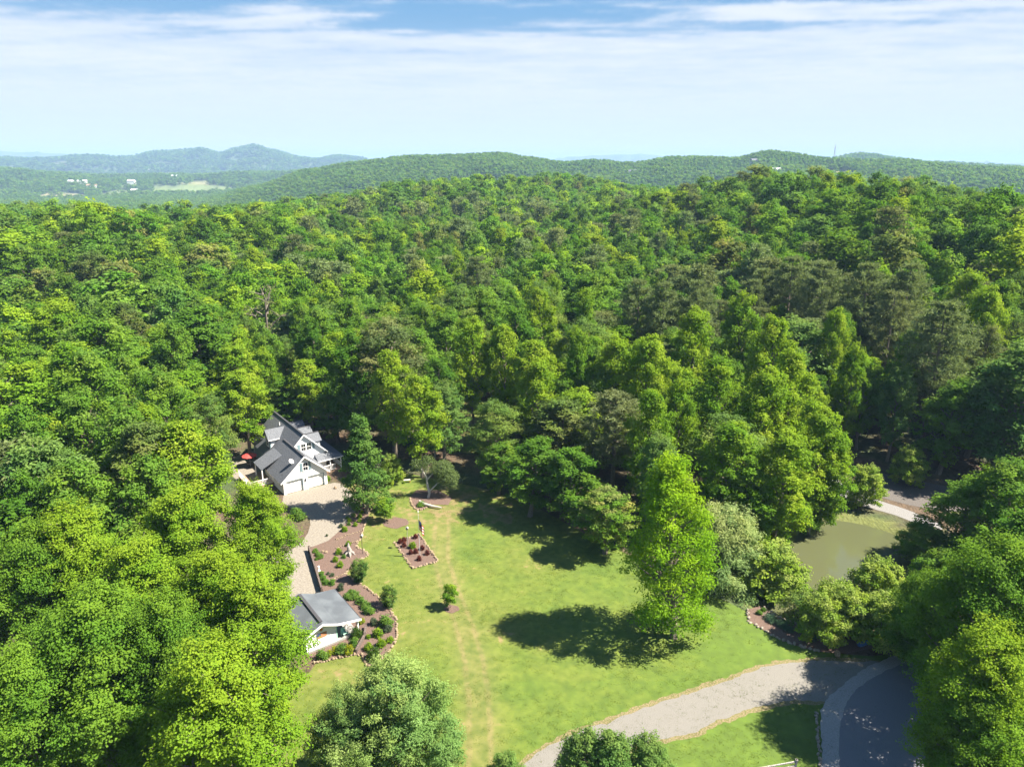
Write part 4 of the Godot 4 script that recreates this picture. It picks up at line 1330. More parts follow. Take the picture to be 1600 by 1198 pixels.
# ---------------------------------------------------------------- shed
func build_shed() -> void:
	var o := thing("garden_shed", "white garden shed with a blue-grey roof and an open side porch", "shed", Vector3(-19.1, 0.02, -66.1), 0.6397)
	var s := Shape.new()
	s.prism([Vector2(-3.5, 0.25), Vector2(-0.1, 0.25), Vector2(-0.1, 2.46), Vector2(-1.7, 3.12), Vector2(-3.5, 2.36)], -0.15, 0.0)
	part(s, "front_wall", M.white, o)
	s = Shape.new()
	s.block(-0.1, 0.02, 0.25, 2.47, -0.16, 0.03)
	part(s, "corner_board", M.siding_green, o)
	s = Shape.new()
	s.block(-3.5, -3.36, 0.25, 2.3, -6.0, -0.152)
	s.block(-0.24, -0.1, 0.25, 2.42, -6.0, -0.152)
	s.prism([Vector2(-3.5, 0.25), Vector2(-0.1, 0.25), Vector2(-0.1, 2.46), Vector2(-1.7, 3.12), Vector2(-3.5, 2.36)], -6.15, -6.0)
	part(s, "wall", M.siding_green, o)
	s = Shape.new()
	s.block(-3.52, 2.45, 0.0, 0.25, -6.2, 0.06)
	part(s, "foundation", M.concrete, o)
	roof_slope(o, Vector3(-1.7, 3.36, 0.55), Vector3(-1.7, 3.36, -6.5), Vector3(-4.1, 2.32, -6.5), Vector3(-4.1, 2.32, 0.55), M.shingle_light)
	roof_slope(o, Vector3(-1.7, 3.362, 0.55), Vector3(-1.7, 3.362, -6.5), Vector3(0.0, 2.66, -6.5), Vector3(0.0, 2.66, 0.55), M.shingle_light)
	roof_slope(o, Vector3(0.0, 2.663, 0.55), Vector3(0.0, 2.663, -6.5), Vector3(2.6, 2.3, -6.5), Vector3(2.6, 2.3, 0.7), M.shingle_light, "porch_roof")
	s = Shape.new()
	s.slab(Vector3(-1.7, 3.38, 0.62), Vector3(-1.7, 3.38, 0.54), Vector3(-4.12, 2.33, 0.54), Vector3(-4.12, 2.33, 0.62), 0.2)
	s.slab(Vector3(-1.7, 3.383, 0.62), Vector3(-1.7, 3.383, 0.54), Vector3(0.0, 2.683, 0.54), Vector3(0.0, 2.683, 0.62), 0.2)
	s.slab(Vector3(0.0, 2.685, 0.62), Vector3(0.0, 2.685, 0.54), Vector3(2.63, 2.32, 0.69), Vector3(2.63, 2.32, 0.77), 0.2)
	part(s, "rake_board", M.trim, o)
	s = Shape.new()
	s.bar(Vector3(-1.7, 3.41, 0.1), Vector3(-1.7, 3.41, -6.2), 0.34, 0.1)
	part(s, "ridge_vent", M.vent, o)
	s = Shape.new()
	s.bar(Vector3(2.6, 2.27, 0.7), Vector3(2.6, 2.27, -6.5), 0.06, 0.12)
	part(s, "gutter", M.vent, o)
	post(o, Vector3(2.3, 0.25, 0.35), 2.0)
	post(o, Vector3(2.3, 0.25, -2.9), 2.0)
	post(o, Vector3(2.3, 0.25, -6.1), 2.0)
	window(o, -0.09, 1.5, -3.2, 0.8, 1.0, PI / 2, false)
	# things on the wall: a flag plaque and a sun disc
	var f := thing("flag_plaque", "rust-red and blue flag plaque hung on the white shed wall", "wall art", o.position + o.basis * Vector3(-1.72, 1.72, 0.02), 0.6397)
	for k in 7:
		s = Shape.new()
		s.block(-0.56, 0.56, -0.28 + k * 0.08, -0.28 + k * 0.08 + 0.078, 0.0, 0.025)
		part(s, "stripe", M.rust if k % 2 == 0 else M.tan, f)
	s = Shape.new()
	s.block(-0.56, -0.1, -0.04, 0.28, 0.026, 0.035)
	part(s, "star_field", M.navy, f)
	var d := thing("sun_disc", "round orange sun ornament above the flag plaque on the shed", "wall art", o.position + o.basis * Vector3(-1.72, 2.38, 0.02), 0.6397)
	s = Shape.new()
	s.ball(Vector3.ZERO, Vector3(0.17, 0.17, 0.04), 10)
	part(s, "disc", M.orange, d)
	for k in 10:
		s = Shape.new()
		var a := TAU * k / 10
		s.tri(Vector3(cos(a - 0.2) * 0.17, sin(a - 0.2) * 0.17, 0.02), Vector3(cos(a + 0.2) * 0.17, sin(a + 0.2) * 0.17, 0.02), Vector3(cos(a) * 0.27, sin(a) * 0.27, 0.01))
		part(s, "ray", M.orange, d)
	# on the porch
	var c := thing("garden_chair", "green metal garden chair standing on the shed porch", "chair", o.position + o.basis * Vector3(0.95, 0.25, -0.3), 0.9)
	s = Shape.new()
	s.block(-0.28, 0.28, 0.4, 0.44, -0.26, 0.26)
	part(s, "seat", M.siding_green, c)
	s = Shape.new()
	for k in 6:
		s.block(-0.28 + k * 0.095, -0.21 + k * 0.095, 0.44, 0.98, -0.28, -0.25)
	part(s, "backrest", M.siding_green, c)
	for x: float in [-0.26, 0.26]:
		for z: float in [-0.24, 0.24]:
			s = Shape.new()
			s.bar(Vector3(x, 0, z), Vector3(x, 0.4, z), 0.04)
			part(s, "leg", M.siding_green, c)
		s = Shape.new()
		s.bar(Vector3(x, 0.62, -0.26), Vector3(x, 0.62, 0.24), 0.05, 0.03)
		part(s, "armrest", M.siding_green, c)
	var t := thing("plant_stand", "dark plant stand with a red flower pot on the shed porch", "plant stand", o.position + o.basis * Vector3(1.5, 0.25, -1.1))
	s = Shape.new()
	s.tube(PackedVector3Array([Vector3(0, 0.75, 0), Vector3(0, 0.79, 0)]), PackedFloat32Array([0.28, 0.28]), 10)
	part(s, "top", M.dark, t)
	for k in 3:
		s = Shape.new()
		s.bar(Vector3(cos(k * 2.09) * 0.3, 0, sin(k * 2.09) * 0.3), Vector3(cos(k * 2.09) * 0.15, 0.75, sin(k * 2.09) * 0.15), 0.03)
		part(s, "leg", M.dark, t)
	s = Shape.new()
	s.tube(PackedVector3Array([Vector3(0, 0.79, 0), Vector3(0, 1.05, 0)]), PackedFloat32Array([0.12, 0.18]), 10)
	part(s, "pot", M.red, t)
	var wh := thing("spoked_wheel", "pale spoked wheel leaning at the back of the shed porch", "wheel", o.position + o.basis * Vector3(1.75, 0.25, -0.45), 0.3)
	s = Shape.new()
	var ring := PackedVector3Array()
	var rr := PackedFloat32Array()
	for k in 17:
		ring.push_back(Vector3(cos(TAU * k / 16) * 0.4, 0.42 + sin(TAU * k / 16) * 0.4, 0))
		rr.push_back(0.03)
	s.tube(ring, rr, 5)
	part(s, "rim", M.grey_wood, wh)
	for k in 5:
		s = Shape.new()
		s.bar(Vector3(cos(PI * k / 5) * 0.39, 0.42 + sin(PI * k / 5) * 0.39, 0), Vector3(-cos(PI * k / 5) * 0.39, 0.42 - sin(PI * k / 5) * 0.39, 0), 0.025)
		part(s, "spoke", M.grey_wood, wh)

# ---------------------------------------------------------------- yard
func timber_wall(a: Vector2, b: Vector2, high: float, label: String) -> void:
	var o := thing("timber_wall", label, "retaining wall", Vector3(a.x, 0, a.y))
	var d := b - a
	for k in 4:
		var s := Shape.new()
		var y := high * (k + 0.5) / 4.0
		s.bar(Vector3(0, y, 0), Vector3(d.x, y, d.y), 0.2 + 0.02 * (k % 2), high / 4.0 - 0.012)
		part(s, "timber", M.timber, o)
	var n := maxi(1, int(d.length() / 2.2))
	for k in n + 1:
		var p := d * float(k) / n
		var s := Shape.new()
		s.block(p.x - 0.08, p.x + 0.08, 0, high + 0.06, p.y - 0.08 + 0.16, p.y + 0.08 + 0.16)
		part(s, "stake", M.timber, o)

func pole_thing(called: String, label: String, cat: String, at: Vector3, h: float, r: float, m: Material) -> Node3D:
	var o := thing(called, label, cat, at)
	var s := Shape.new()
	s.tube(PackedVector3Array([Vector3(0, -0.1, 0), Vector3(0, h * 0.5, 0), Vector3(0, h, 0)]), PackedFloat32Array([r, r * 0.9, r * 0.75]), 8)
	part(s, "pole", m, o)
	return o

func build_yard() -> void:
	timber_wall(Vector2(-27.5, -85.4), Vector2(-23.3, -75.6), 0.85, "long dark timber wall between the driveway and the mulch bed")
	timber_wall(Vector2(-16.5, -68.6), Vector2(-16.35, -67.2), 0.5, "short weathered timber wall, upper piece by the shed porch corner")
	timber_wall(Vector2(-16.3, -67.0), Vector2(-16.7, -64.4), 0.5, "short weathered timber wall, lower piece in front of the shed porch")
	# flag
	var o := pole_thing("flagpole", "thin grey flagpole standing in the square mulch bed", "flagpole", Vector3(-12.3, 0.03, -83.9), 6.6, 0.03, M.metal)
	var s := Shape.new()
	s.ball(Vector3(0, 6.65, 0), Vector3(0.08, 0.08, 0.08), 8)
	part(s, "finial", M.trim, o)
	var f := thing("flag", "striped red and white flag with a blue corner hanging from the flagpole", "flag", Vector3(-12.25, 4.15, -83.9), -0.3)
	for k in 7:
		s = Shape.new()
		# limp cloth: folds hang from the hoist
		for j in 10:
			var x0 := 0.09 * j
			var x1 := 0.09 * (j + 1)
			var w0 := 1.45 - 0.2 * k
			var p := func(x: float, y: float) -> Vector3: return Vector3(x * 0.75, y - x * 1.25, sin(x * 13.0) * 0.09 * minf(1.0, x * 3.0))
			s.quad(p.call(x0, w0), p.call(x1, w0), p.call(x1, w0 - 0.2), p.call(x0, w0 - 0.2))
		part(s, "stripe", M.red if k % 2 == 0 else M.white, f)
	s = Shape.new()
	for j in 5:
		var p := func(x: float, y: float) -> Vector3: return Vector3(x * 0.75, y - x * 1.25, sin(x * 13.0) * 0.09 * minf(1.0, x * 3.0) + 0.012)
		s.quad(p.call(0.09 * j, 1.45), p.call(0.09 * (j + 1), 1.45), p.call(0.09 * (j + 1), 0.65), p.call(0.09 * j, 0.65))
	part(s, "star_field", M.navy, f)
	# bird houses on posts
	for k: Array in [[-14.2, -86.0, 2.9, "grey bird house on a grey post in the square mulch bed", M.grey_wood], [-20.1, -84.6, 2.5, "grey bird house on a brown post at the bulge of the mulch bed", M.timber]]:
		o = pole_thing("bird_house", k[3], "bird house", Vector3(k[0], 0.03, k[1]), k[2], 0.045, k[4])
		s = Shape.new()
		s.prism([Vector2(-0.14, k[2]), Vector2(0.14, k[2]), Vector2(0.14, k[2] + 0.24), Vector2(0, k[2] + 0.36), Vector2(-0.14, k[2] + 0.24)], -0.14, 0.14)
		part(s, "box", M.grey_wood, o)
		s = Shape.new()
		s.slab(Vector3(0, k[2] + 0.4, -0.2), Vector3(0, k[2] + 0.4, 0.2), Vector3(-0.22, k[2] + 0.22, 0.2), Vector3(-0.22, k[2] + 0.22, -0.2), 0.02)
		s.slab(Vector3(0, k[2] + 0.402, -0.2), Vector3(0, k[2] + 0.402, 0.2), Vector3(0.22, k[2] + 0.22, 0.2), Vector3(0.22, k[2] + 0.22, -0.2), 0.02)
		part(s, "roof", M.grey_wood, o)
	# driftwood
	o = thing("driftwood_stump", "pale grey upright driftwood stump in the mulch bed", "driftwood", Vector3(-21.9, 0.04, -84.4))
	rng.seed = 19
	s = Shape.new()
	s.tube(PackedVector3Array([Vector3(0, -0.1, 0), Vector3(0.1, 0.7, 0), Vector3(0, 1.3, 0.1), Vector3(0.05, 1.8, 0)]), PackedFloat32Array([0.42, 0.3, 0.2, 0.06]), 9)
	part(s, "trunk", M.grey_wood, o)
	for k in 6:
		s = Shape.new()
		var a := k * 1.1
		s.tube(PackedVector3Array([Vector3(cos(a) * 0.2, 0.5, sin(a) * 0.2), Vector3(cos(a) * 0.5, 0.35, sin(a) * 0.5), Vector3(cos(a) * 0.85, -0.05, sin(a) * 0.85)]), PackedFloat32Array([0.14, 0.11, 0.06]), 6)
		part(s, "root", M.grey_wood, o)
	o = thing("white_ornament", "small white garden ornament standing in the bare part of the bed", "ornament", Vector3(-24.9, 0.04, -80.4))
	s = Shape.new()
	s.tube(PackedVector3Array([Vector3(0, 0, 0), Vector3(0, 0.12, 0), Vector3(0, 0.2, 0), Vector3(0, 0.5, 0)]), PackedFloat32Array([0.2, 0.17, 0.1, 0.08]), 10)
	part(s, "stand", M.white, o)
	s = Shape.new()
	s.ball(Vector3(0, 0.6, 0), Vector3(0.16, 0.15, 0.16), 8)
	part(s, "head", M.white, o)
	rng.seed = 23
	for k: Array in [[-25.6, -85.1, 0.35, "flat pale stone on the mulch path end near the driveway"], [-25.1, -84.9, 0.4, "pale stone right next to the flat one on the mulch path"], [34.7, -63.9, 0.75, "tan boulder on the grass beside the gravel drive by the pond"], [-28.6, -104.8, 0.5, "white stone at the right corner of the garage"]]:
		o = thing("garden_stone", k[3], "stone", Vector3(k[0], 0.03, k[1]))
		s = Shape.new()
		s.rock(Vector3(0, k[2] * 0.3, 0), Vector3(k[2] * 1.4, k[2] * 0.8, k[2]), rng)
		put(s.make(), "rock", M.stone, o)
	# utility pole
	o = pole_thing("utility_pole", "grey utility pole with a transformer at the forest edge behind the lawn", "utility pole", Vector3(-13.7, 0, -117.3), 8.4, 0.16, M.grey_wood)
	s = Shape.new()
	s.tube(PackedVector3Array([Vector3(0.38, 5.6, 0), Vector3(0.38, 5.65, 0), Vector3(0.38, 6.5, 0), Vector3(0.38, 6.58, 0)]), PackedFloat32Array([0.18, 0.26, 0.26, 0.14]), 12)
	part(s, "transformer", M.metal, o)
	s = Shape.new()
	s.bar(Vector3(-0.1, 8.1, 0), Vector3(1.0, 8.1, 0), 0.09)
	part(s, "crossarm", M.grey_wood, o)
	for x: float in [0.35, 0.9]:
		s = Shape.new()
		s.tube(PackedVector3Array([Vector3(x, 8.14, 0), Vector3(x, 8.36, 0)]), PackedFloat32Array([0.05, 0.035]), 6)
		part(s, "insulator", M.metal, o)
	# leaning apple-like tree on a bent pale trunk
	o = thing("leaning_tree", "grey-green small tree leaning on a bent pale trunk by its own bed", "tree", Vector3(-13.3, 0.04, -101.5))
	s = Shape.new()
	s.tube(PackedVector3Array([Vector3(0.1, -0.1, 0), Vector3(0.35, 0.8, 0), Vector3(0.05, 2.0, -0.2), Vector3(-0.1, 3.4, -0.4), Vector3(-0.9, 4.7, -0.4), Vector3(-1.7, 5.4, -0.4)]), PackedFloat32Array([0.24, 0.2, 0.17, 0.14, 0.09, 0.03]), 8)
	s.tube(PackedVector3Array([Vector3(-0.05, 2.9, -0.3), Vector3(1.0, 4.0, -0.6), Vector3(2.6, 4.4, -0.8)]), PackedFloat32Array([0.12, 0.09, 0.04]), 6)
	s.tube(PackedVector3Array([Vector3(0.2, 0.9, -0.1), Vector3(1.6, 2.2, -0.6), Vector3(3.2, 2.8, -0.6)]), PackedFloat32Array([0.12, 0.09, 0.04]), 6)
	s.tube(PackedVector3Array([Vector3(-0.3, 3.8, -0.4), Vector3(0.2, 5.2, -0.4), Vector3(0.5, 6.0, -0.3)]), PackedFloat32Array([0.08, 0.05, 0.02]), 5)
	part(s, "trunk", M.pale_wood, o)
	var c := Shape.new()
	rng.seed = 29
	for q: Array in [[-1.6, 5.5, -0.4, 1.1, 260], [0.2, 5.9, -0.4, 1.3, 420], [-0.6, 4.9, -0.2, 0.9, 180], [2.5, 4.5, -0.8, 1.8, 1700], [3.4, 3.2, -0.6, 1.7, 1600], [2.2, 3.1, -0.5, 1.3, 900], [3.9, 2.2, -0.4, 1.1, 600], [1.2, 4.4, -0.6, 1.0, 500]]:
		for j in int(q[4]):
			var e := (unit() + Vector3(0, 0.3, 0)).normalized()
			var g := rng.randf_range(0.75, 1.25)
			c.col = Color(0.14 * g, 0.2 * g, 0.07 * g)
			c.leaf(Vector3(q[0], q[1], q[2]) + e * q[3] * Vector3(1, 0.8, 1) * sqrt(rng.randf_range(0.2, 1.0)), (e + Vector3(0, 0.5, 0) + unit() * 0.6).normalized(), unit(), 0.26, 0.12)
	part(c, "crown", M.leaf, o)
	o = thing("fallen_log", "pale bare log lying across the bed under the leaning tree", "log", Vector3(-14.3, 0.05, -99.4))
	s = Shape.new()
	s.tube(PackedVector3Array([Vector3(0, 0.5, 0), Vector3(0.6, 0.3, 0.5), Vector3(2.0, 0.28, 1.3), Vector3(3.6, 0.3, 1.9)]), PackedFloat32Array([0.14, 0.2, 0.18, 0.1]), 8)
	part(s, "trunk", M.pale_wood, o)
	s = Shape.new()
	s.tube(PackedVector3Array([Vector3(0.3, 0.4, 0.2), Vector3(0.35, 0.0, 0.5)]), PackedFloat32Array([0.12, 0.15]), 6)
	part(s, "stub", M.rust, o)
	o = thing("garden_bench", "small reddish bench at the edge of the trees behind the lawn", "bench", Vector3(-17.3, 0.03, -107.2), 0.2)
	s = Shape.new()
	s.block(-0.55, 0.55, 0.4, 0.46, -0.2, 0.2)
	part(s, "seat", M.pale_wood, o)
	for x: float in [-0.45, 0.45]:
		s = Shape.new()
		s.block(x - 0.05, x + 0.05, 0, 0.4, -0.17, 0.17)
		part(s, "leg", M.rust, o)
	# split-rail fence
	o = thing("rail_fence", "grey split-rail fence at the bottom edge beside the road", "fence", Vector3(19.9, 0, -48.0))
	var posts: Array[Vector3] = [Vector3(-2.6, 0, 0.9), Vector3(0, 0, 0), Vector3(4.6, 0, -0.9)]
	for p in posts:
		post(o, p, 1.15, 0.14, M.grey_wood)
	for k in 2:
		for y: float in [0.45, 0.9]:
			s = Shape.new()
			s.bar(posts[k] + Vector3(0, y, 0), posts[k + 1] + Vector3(0, y + 0.03, 0), 0.1, 0.12)
			part(s, "rail", M.grey_wood, o)
	# blue barrel half hidden by the pond shrubs
	o = thing("rain_barrel", "blue barrel lying half hidden under the pond shrubs by the road", "barrel", Vector3(38.2, 0.3, -65.6), 0.4)
	s = Shape.new()
	s.tube(PackedVector3Array([Vector3(-0.6, 0, 0), Vector3(-0.58, 0, 0), Vector3(-0.2, 0, 0), Vector3(0.2, 0, 0), Vector3(0.58, 0, 0), Vector3(0.6, 0, 0)]), PackedFloat32Array([0.02, 0.28, 0.32, 0.32, 0.28, 0.02]), 12)
	part(s, "body", M.blue, o)
	for x: float in [-0.3, 0.3]:
		s = Shape.new()
		s.tube(PackedVector3Array([Vector3(x - 0.03, 0, 0), Vector3(x + 0.03, 0, 0)]), PackedFloat32Array([0.335, 0.335]), 12)
		part(s, "hoop", M.blue, o)

# ---------------------------------------------------------------- far away
func build_far_places() -> void:
	# small pale houses among the hills: x, z, width, depth, height, turn, wall, roof, label
	var list := [
		[-1573.0, -2672.0, 60.0, 16.0, 6.0, 0.5, M.white, M.metal, "long white farm building in the valley left of the road"],
		[-1518.0, -2660.0, 34.0, 14.0, 6.0, 0.5, M.white, M.tan, "tan-roofed farm building touching the long white one in the valley"],
		[-1461.0, -2832.0, 26.0, 18.0, 9.0, 0.1, M.white, M.metal, "white building at the far end of the valley road"],
		[-1325.0, -2580.0, 20.0, 14.0, 8.0, 0.1, M.white, M.white, "white house beside the valley road, nearer one"],
		[-1446.0, -3168.0, 30.0, 18.0, 8.0, 0.5, M.white, M.metal, "white house on the far rise right of the valley road"],
		[-1395.0, -3221.0, 24.0, 18.0, 8.0, 0.2, M.white, M.shingle, "grey-roofed house beside the white one on the far rise"],
		[-2484.0, -5099.0, 40.0, 24.0, 10.0, 0.4, M.white, M.metal, "pale house below the tall mountain, right one"],
		[-2574.0, -5104.0, 34.0, 22.0, 9.0, 0.1, M.white, M.shingle, "pale house below the tall mountain, left one"],
		[143.0, -1738.0, 18.0, 12.0, 6.0, 0.2, M.tan, M.shingle, "brown house in a gap on the middle wooded hill"],
		[286.0, -1738.0, 24.0, 13.0, 7.0, -0.3, M.white, M.shingle, "pale grey-roofed house in the middle wooded hill"],
		[436.0, -1533.0, 17.0, 10.0, 4.0, 0.2, M.white, M.tan, "tan-roofed house in the notch of the near tree line"],
		[575.0, -1758.0, 22.0, 12.0, 6.0, 0.2, M.white, M.shingle, "house high on the right wooded hill"],
		[561.0, -1582.0, 30.0, 12.0, 5.0, 0.0, M.white, M.metal, "long white roof low on the right wooded hill"],
		[-265.0, -2000.0, 20.0, 12.0, 6.0, 0.0, M.tan, M.rust, "reddish roof on the crest of the middle wooded hill"],
	]
	for k: Array in list:
		var y := ground(k[0], k[1])
		var o := thing("far_house", k[8], "house", Vector3(k[0], y + 4.0, k[1]), k[5])
		var w: float = k[2] / 2
		var d: float = k[3] / 2
		var h: float = k[4] * 1.4
		var s := Shape.new()
		s.block(-w, w, -8.0, h, -d, d)
		part(s, "wall", k[6], o)
		s = Shape.new()
		s.slab(Vector3(-w - 0.6, h + d * 0.6, 0), Vector3(w + 0.6, h + d * 0.6, 0), Vector3(w + 0.6, h - 0.3, d + 0.6), Vector3(-w - 0.6, h - 0.3, d + 0.6), 0.3)
		s.slab(Vector3(-w - 0.6, h + d * 0.6 + 0.01, 0), Vector3(w + 0.6, h + d * 0.6 + 0.01, 0), Vector3(w + 0.6, h - 0.3, -d - 0.6), Vector3(-w - 0.6, h - 0.3, -d - 0.6), 0.3)
		part(s, "roof", k[7], o)
	var road := Shape.new()
	var line: Array[Vector2] = [Vector2(-1262, -2430), Vector2(-1312, -2540), Vector2(-1370, -2660), Vector2(-1425, -2760), Vector2(-1472, -2854)]
	for k in line.size() - 1:
		var a := line[k]
		var b := line[k + 1]
		road.quad(Vector3(a.x - 7, ground(a.x, a.y) + 1.0, a.y), Vector3(a.x + 7, ground(a.x, a.y) + 1.0, a.y), Vector3(b.x + 7, ground(b.x, b.y) + 1.0, b.y), Vector3(b.x - 7, ground(b.x, b.y) + 1.0, b.y))
	structure(road.make(), "valley_road", M.white_gravel)
	# radio mast on the right hill
	var x := 800.0
	var z := -1850.0
	var o := thing("radio_mast", "thin lattice radio mast on the crest of the right wooded hill", "mast", Vector3(x, ground(x, z), z))
	for k in 3:
		var a := k * TAU / 3
		var s := Shape.new()
		s.bar(Vector3(cos(a) * 2.2, 0, sin(a) * 2.2), Vector3(cos(a) * 0.7, 44, sin(a) * 0.7), 0.5)
		part(s, "leg", M.metal, o)
	for k in 11:
		var t := k / 11.0
		var r0 := lerpf(2.2, 0.7, t)
		var s := Shape.new()
		for j in 3:
			var a := j * TAU / 3
			var b := (j + 1) * TAU / 3
			s.bar(Vector3(cos(a) * r0, 44 * t, sin(a) * r0), Vector3(cos(b) * r0, 44 * (t + 0.09), sin(b) * r0), 0.25)
		part(s, "brace", M.metal, o)
	var s := Shape.new()
	s.bar(Vector3(0, 44, 0), Vector3(0, 52, 0), 0.4)
	part(s, "antenna", M.metal, o)

# ---------------------------------------------------------------- shrubs and small plants
func shrub(kind: String, x: float, z: float, r: float, h: float, label: String, group := "") -> void:
	var p: Dictionary = P[kind]
	var o := thing("shrub", label, "shrub", Vector3(x, 0.04, z), fposmod(x * 7.3 + z * 3.1, TAU), group)
	var s := Vector3(0.53 * r / p.r, 0.7 * h / p.h, 0.53 * r / p.r)
	var a := put(p.trunk, "stem", M.bark, o)
	var b := put(p.crown, "foliage", p.leaf, o)
	a.scale = s
	b.scale = s

func plant_shrubs() -> void:
	var low := {"h": 1.0, "r": 0.8, "low": 0.02, "prof": [0.8, 1.0, 0.97, 0.8, 0.45], "boughs": 14, "clumps": 7, "leaves": 14, "l": 0.17, "w": 0.55, "rc": 0.2, "stems": 4, "trunk": 0.03, "vary": 0.25, "core": 0.2}
	var rows := [["round", 401, Color(0.13, 0.24, 0.015), Color(0.2, 0.32, 0.02)], ["leafy", 402, Color(0.1, 0.2, 0.03), Color(0.15, 0.26, 0.05)], ["blue", 403, Color(0.07, 0.11, 0.055), Color(0.13, 0.17, 0.1)], ["yellow", 404, Color(0.19, 0.25, 0.02), Color(0.28, 0.31, 0.02)], ["spiky", 405, Color(0.045, 0.1, 0.02), Color(0.1, 0.17, 0.03)], ["redleaf", 406, Color(0.1, 0.03, 0.025), Color(0.17, 0.06, 0.04)]]
	for k: Array in rows:
		var d := low.duplicate()
		d.merge({"col": k[2], "tip": k[3]}, true)
		if k[0] == "spiky":
			d.merge({"w": 0.16, "l": 0.5, "leaves": 9}, true)
		if k[0] == "leafy" or k[0] == "redleaf":
			d.merge({"l": 0.24, "lump": 1.15, "leaves": 10, "rc": 0.26}, true)
		make_tree(k[0], k[1], d)
	# young trees on the lawn
	make_tree("young", 410, {"h": 3.0, "r": 1.2, "low": 0.25, "prof": DOME, "boughs": 14, "clumps": 8, "leaves": 26, "l": 0.22, "w": 0.5, "rc": 0.19, "col": GREEN, "tip": BRIGHT, "vary": 0.28, "twigs": 0.4, "trunk": 0.012})
	make_tree("crape", 411, {"h": 3.0, "r": 1.5, "low": 0.05, "prof": [0.3, 0.55, 0.8, 1.0, 0.85, 0.5], "boughs": 18, "clumps": 7, "leaves": 26, "l": 0.22, "w": 0.5, "rc": 0.17, "col": Color(0.07, 0.14, 0.035), "tip": GREEN.lerp(PALE, 0.3), "vary": 0.25, "stems": 6, "trunk": 0.012, "twigs": 0.4})
	plant("young", -18.6, -93.6, 3.6, 1.45, "young green lawn tree in a mulch ring below the leaning tree")
	plant("young", -7.3, -72.5, 3.1, 1.0, "young bright lawn tree alone in the middle of the lawn")
	plant("crape", -19.2, -78.1, 2.8, 1.3, "dark multi-stemmed small tree at the inner corner of the stone edging")
	plant("crape", -14.6, -72.6, 2.7, 1.15, "dark multi-stemmed small tree at the outer edging beside the shed")
	make_tree("iris", 412, {"h": 0.8, "r": 0.5, "low": 0.0, "prof": [1.0, 1.0, 0.6], "boughs": 6, "clumps": 5, "leaves": 7, "l": 0.55, "w": 0.1, "rc": 0.3, "stems": 2, "col": Color(0.06, 0.13, 0.07), "tip": Color(0.12, 0.2, 0.12), "vary": 0.2, "core": 0.0})
	rng.seed = 57
	for k in 16:
		var t := rng.randf()
		var x := lerpf(29.0, 33.4, t) + rng.randf_range(-0.3, 0.3)
		var z := lerpf(-70.6, -66.4, t) + rng.randf_range(-0.7, 0.7)
		shrub("iris", x, z, rng.randf_range(0.5, 0.75), rng.randf_range(0.6, 0.9), "blue-green sword-leaved clump in the bed by the pond", "sword-leaved clumps in the bed by the pond")
	shrub("round", -22.5, -96.2, 0.55, 0.60, "bright round shrub at the lawn corner of the upper mulch bed, farthest of its cluster")
	shrub("round", -23.6, -95.2, 0.65, 0.70, "bright round shrub in the upper bed cluster, on the driveway side of the farthest")
	shrub("round", -22.6, -94.8, 0.70, 0.75, "fuller bright round shrub in the upper bed cluster, next to the lawn edging")
	shrub("round", -23.9, -93.7, 0.60, 0.65, "green round shrub in the middle of the upper bed cluster")
	shrub("round", -22.4, -93.6, 0.60, 0.65, "green round shrub in the upper bed cluster, below the fuller one")
	shrub("leafy", -23.7, -92.6, 0.50, 0.55, "small dark shrub in the upper bed cluster, below the middle one")
	shrub("round", -22.7, -92.3, 0.65, 0.70, "bright round shrub at the lower right of the upper bed cluster")
	shrub("leafy", -24.4, -94.6, 0.40, 0.45, "tiny green shrub at the driveway side of the upper bed cluster")
	shrub("round", -23.9, -90.8, 0.85, 0.95, "largest bright round shrub, just above the pale mulch path across the bed")
	shrub("blue", -24.7, -92.0, 0.70, 0.70, "blue-grey shrub beside the largest round shrub near the driveway")
	shrub("blue", -26.1, -89.4, 0.35, 0.40, "tiny grey-green plant on the driveway edge of the mulch bed")
	shrub("round", -22.5, -86.7, 0.75, 0.85, "bright round shrub just below the pale mulch path, beyond the driftwood")
	shrub("round", -23.3, -84.6, 0.85, 0.95, "bright round shrub left of the driftwood stump")
	shrub("round", -23.3, -82.7, 0.75, 0.85, "bright round shrub below the one left of the driftwood stump")
	shrub("round", -22.4, -81.4, 0.85, 0.95, "bright round shrub closest to the stone edging below the driftwood stump")
	shrub("leafy", -22.4, -83.6, 0.55, 0.55, "dark loose shrub at the foot of the driftwood stump")
	shrub("leafy", -26.6, -85.1, 0.70, 0.55, "loose green plant at the top end of the timber wall")
	shrub("leafy", -26.0, -84.2, 0.70, 0.60, "loose green plant along the timber wall, second from its top end")
	shrub("leafy", -25.5, -83.6, 0.75, 0.65, "loose green plant along the timber wall, third from its top end")
	shrub("leafy", -25.9, -83.1, 0.45, 0.40, "small loose plant pressed to the timber wall")
	shrub("leafy", -24.3, -79.2, 0.80, 0.75, "green leafy plant along the lower half of the timber wall")
	shrub("leafy", -23.8, -78.3, 0.80, 0.70, "green leafy plant at the lower end of the timber wall, upper of three")
	shrub("leafy", -23.3, -77.5, 0.80, 0.65, "green leafy plant at the lower end of the timber wall, middle of three")
	shrub("leafy", -22.5, -77.4, 0.85, 0.75, "brightest green leafy plant at the lower end of the timber wall, right of three")
	shrub("blue", -23.5, -79.6, 0.45, 0.40, "grey-green plant in the bare middle of the bed")
	shrub("blue", -22.9, -79.2, 0.60, 0.50, "pale spotted plant right of the grey-green one in the bare middle of the bed")
	shrub("leafy", -19.7, -75.4, 0.60, 0.60, "green plant at the upper end of the row behind the shed roof")
	shrub("leafy", -19.8, -74.2, 1.00, 0.90, "bushy green plant touching the shed roof edge")
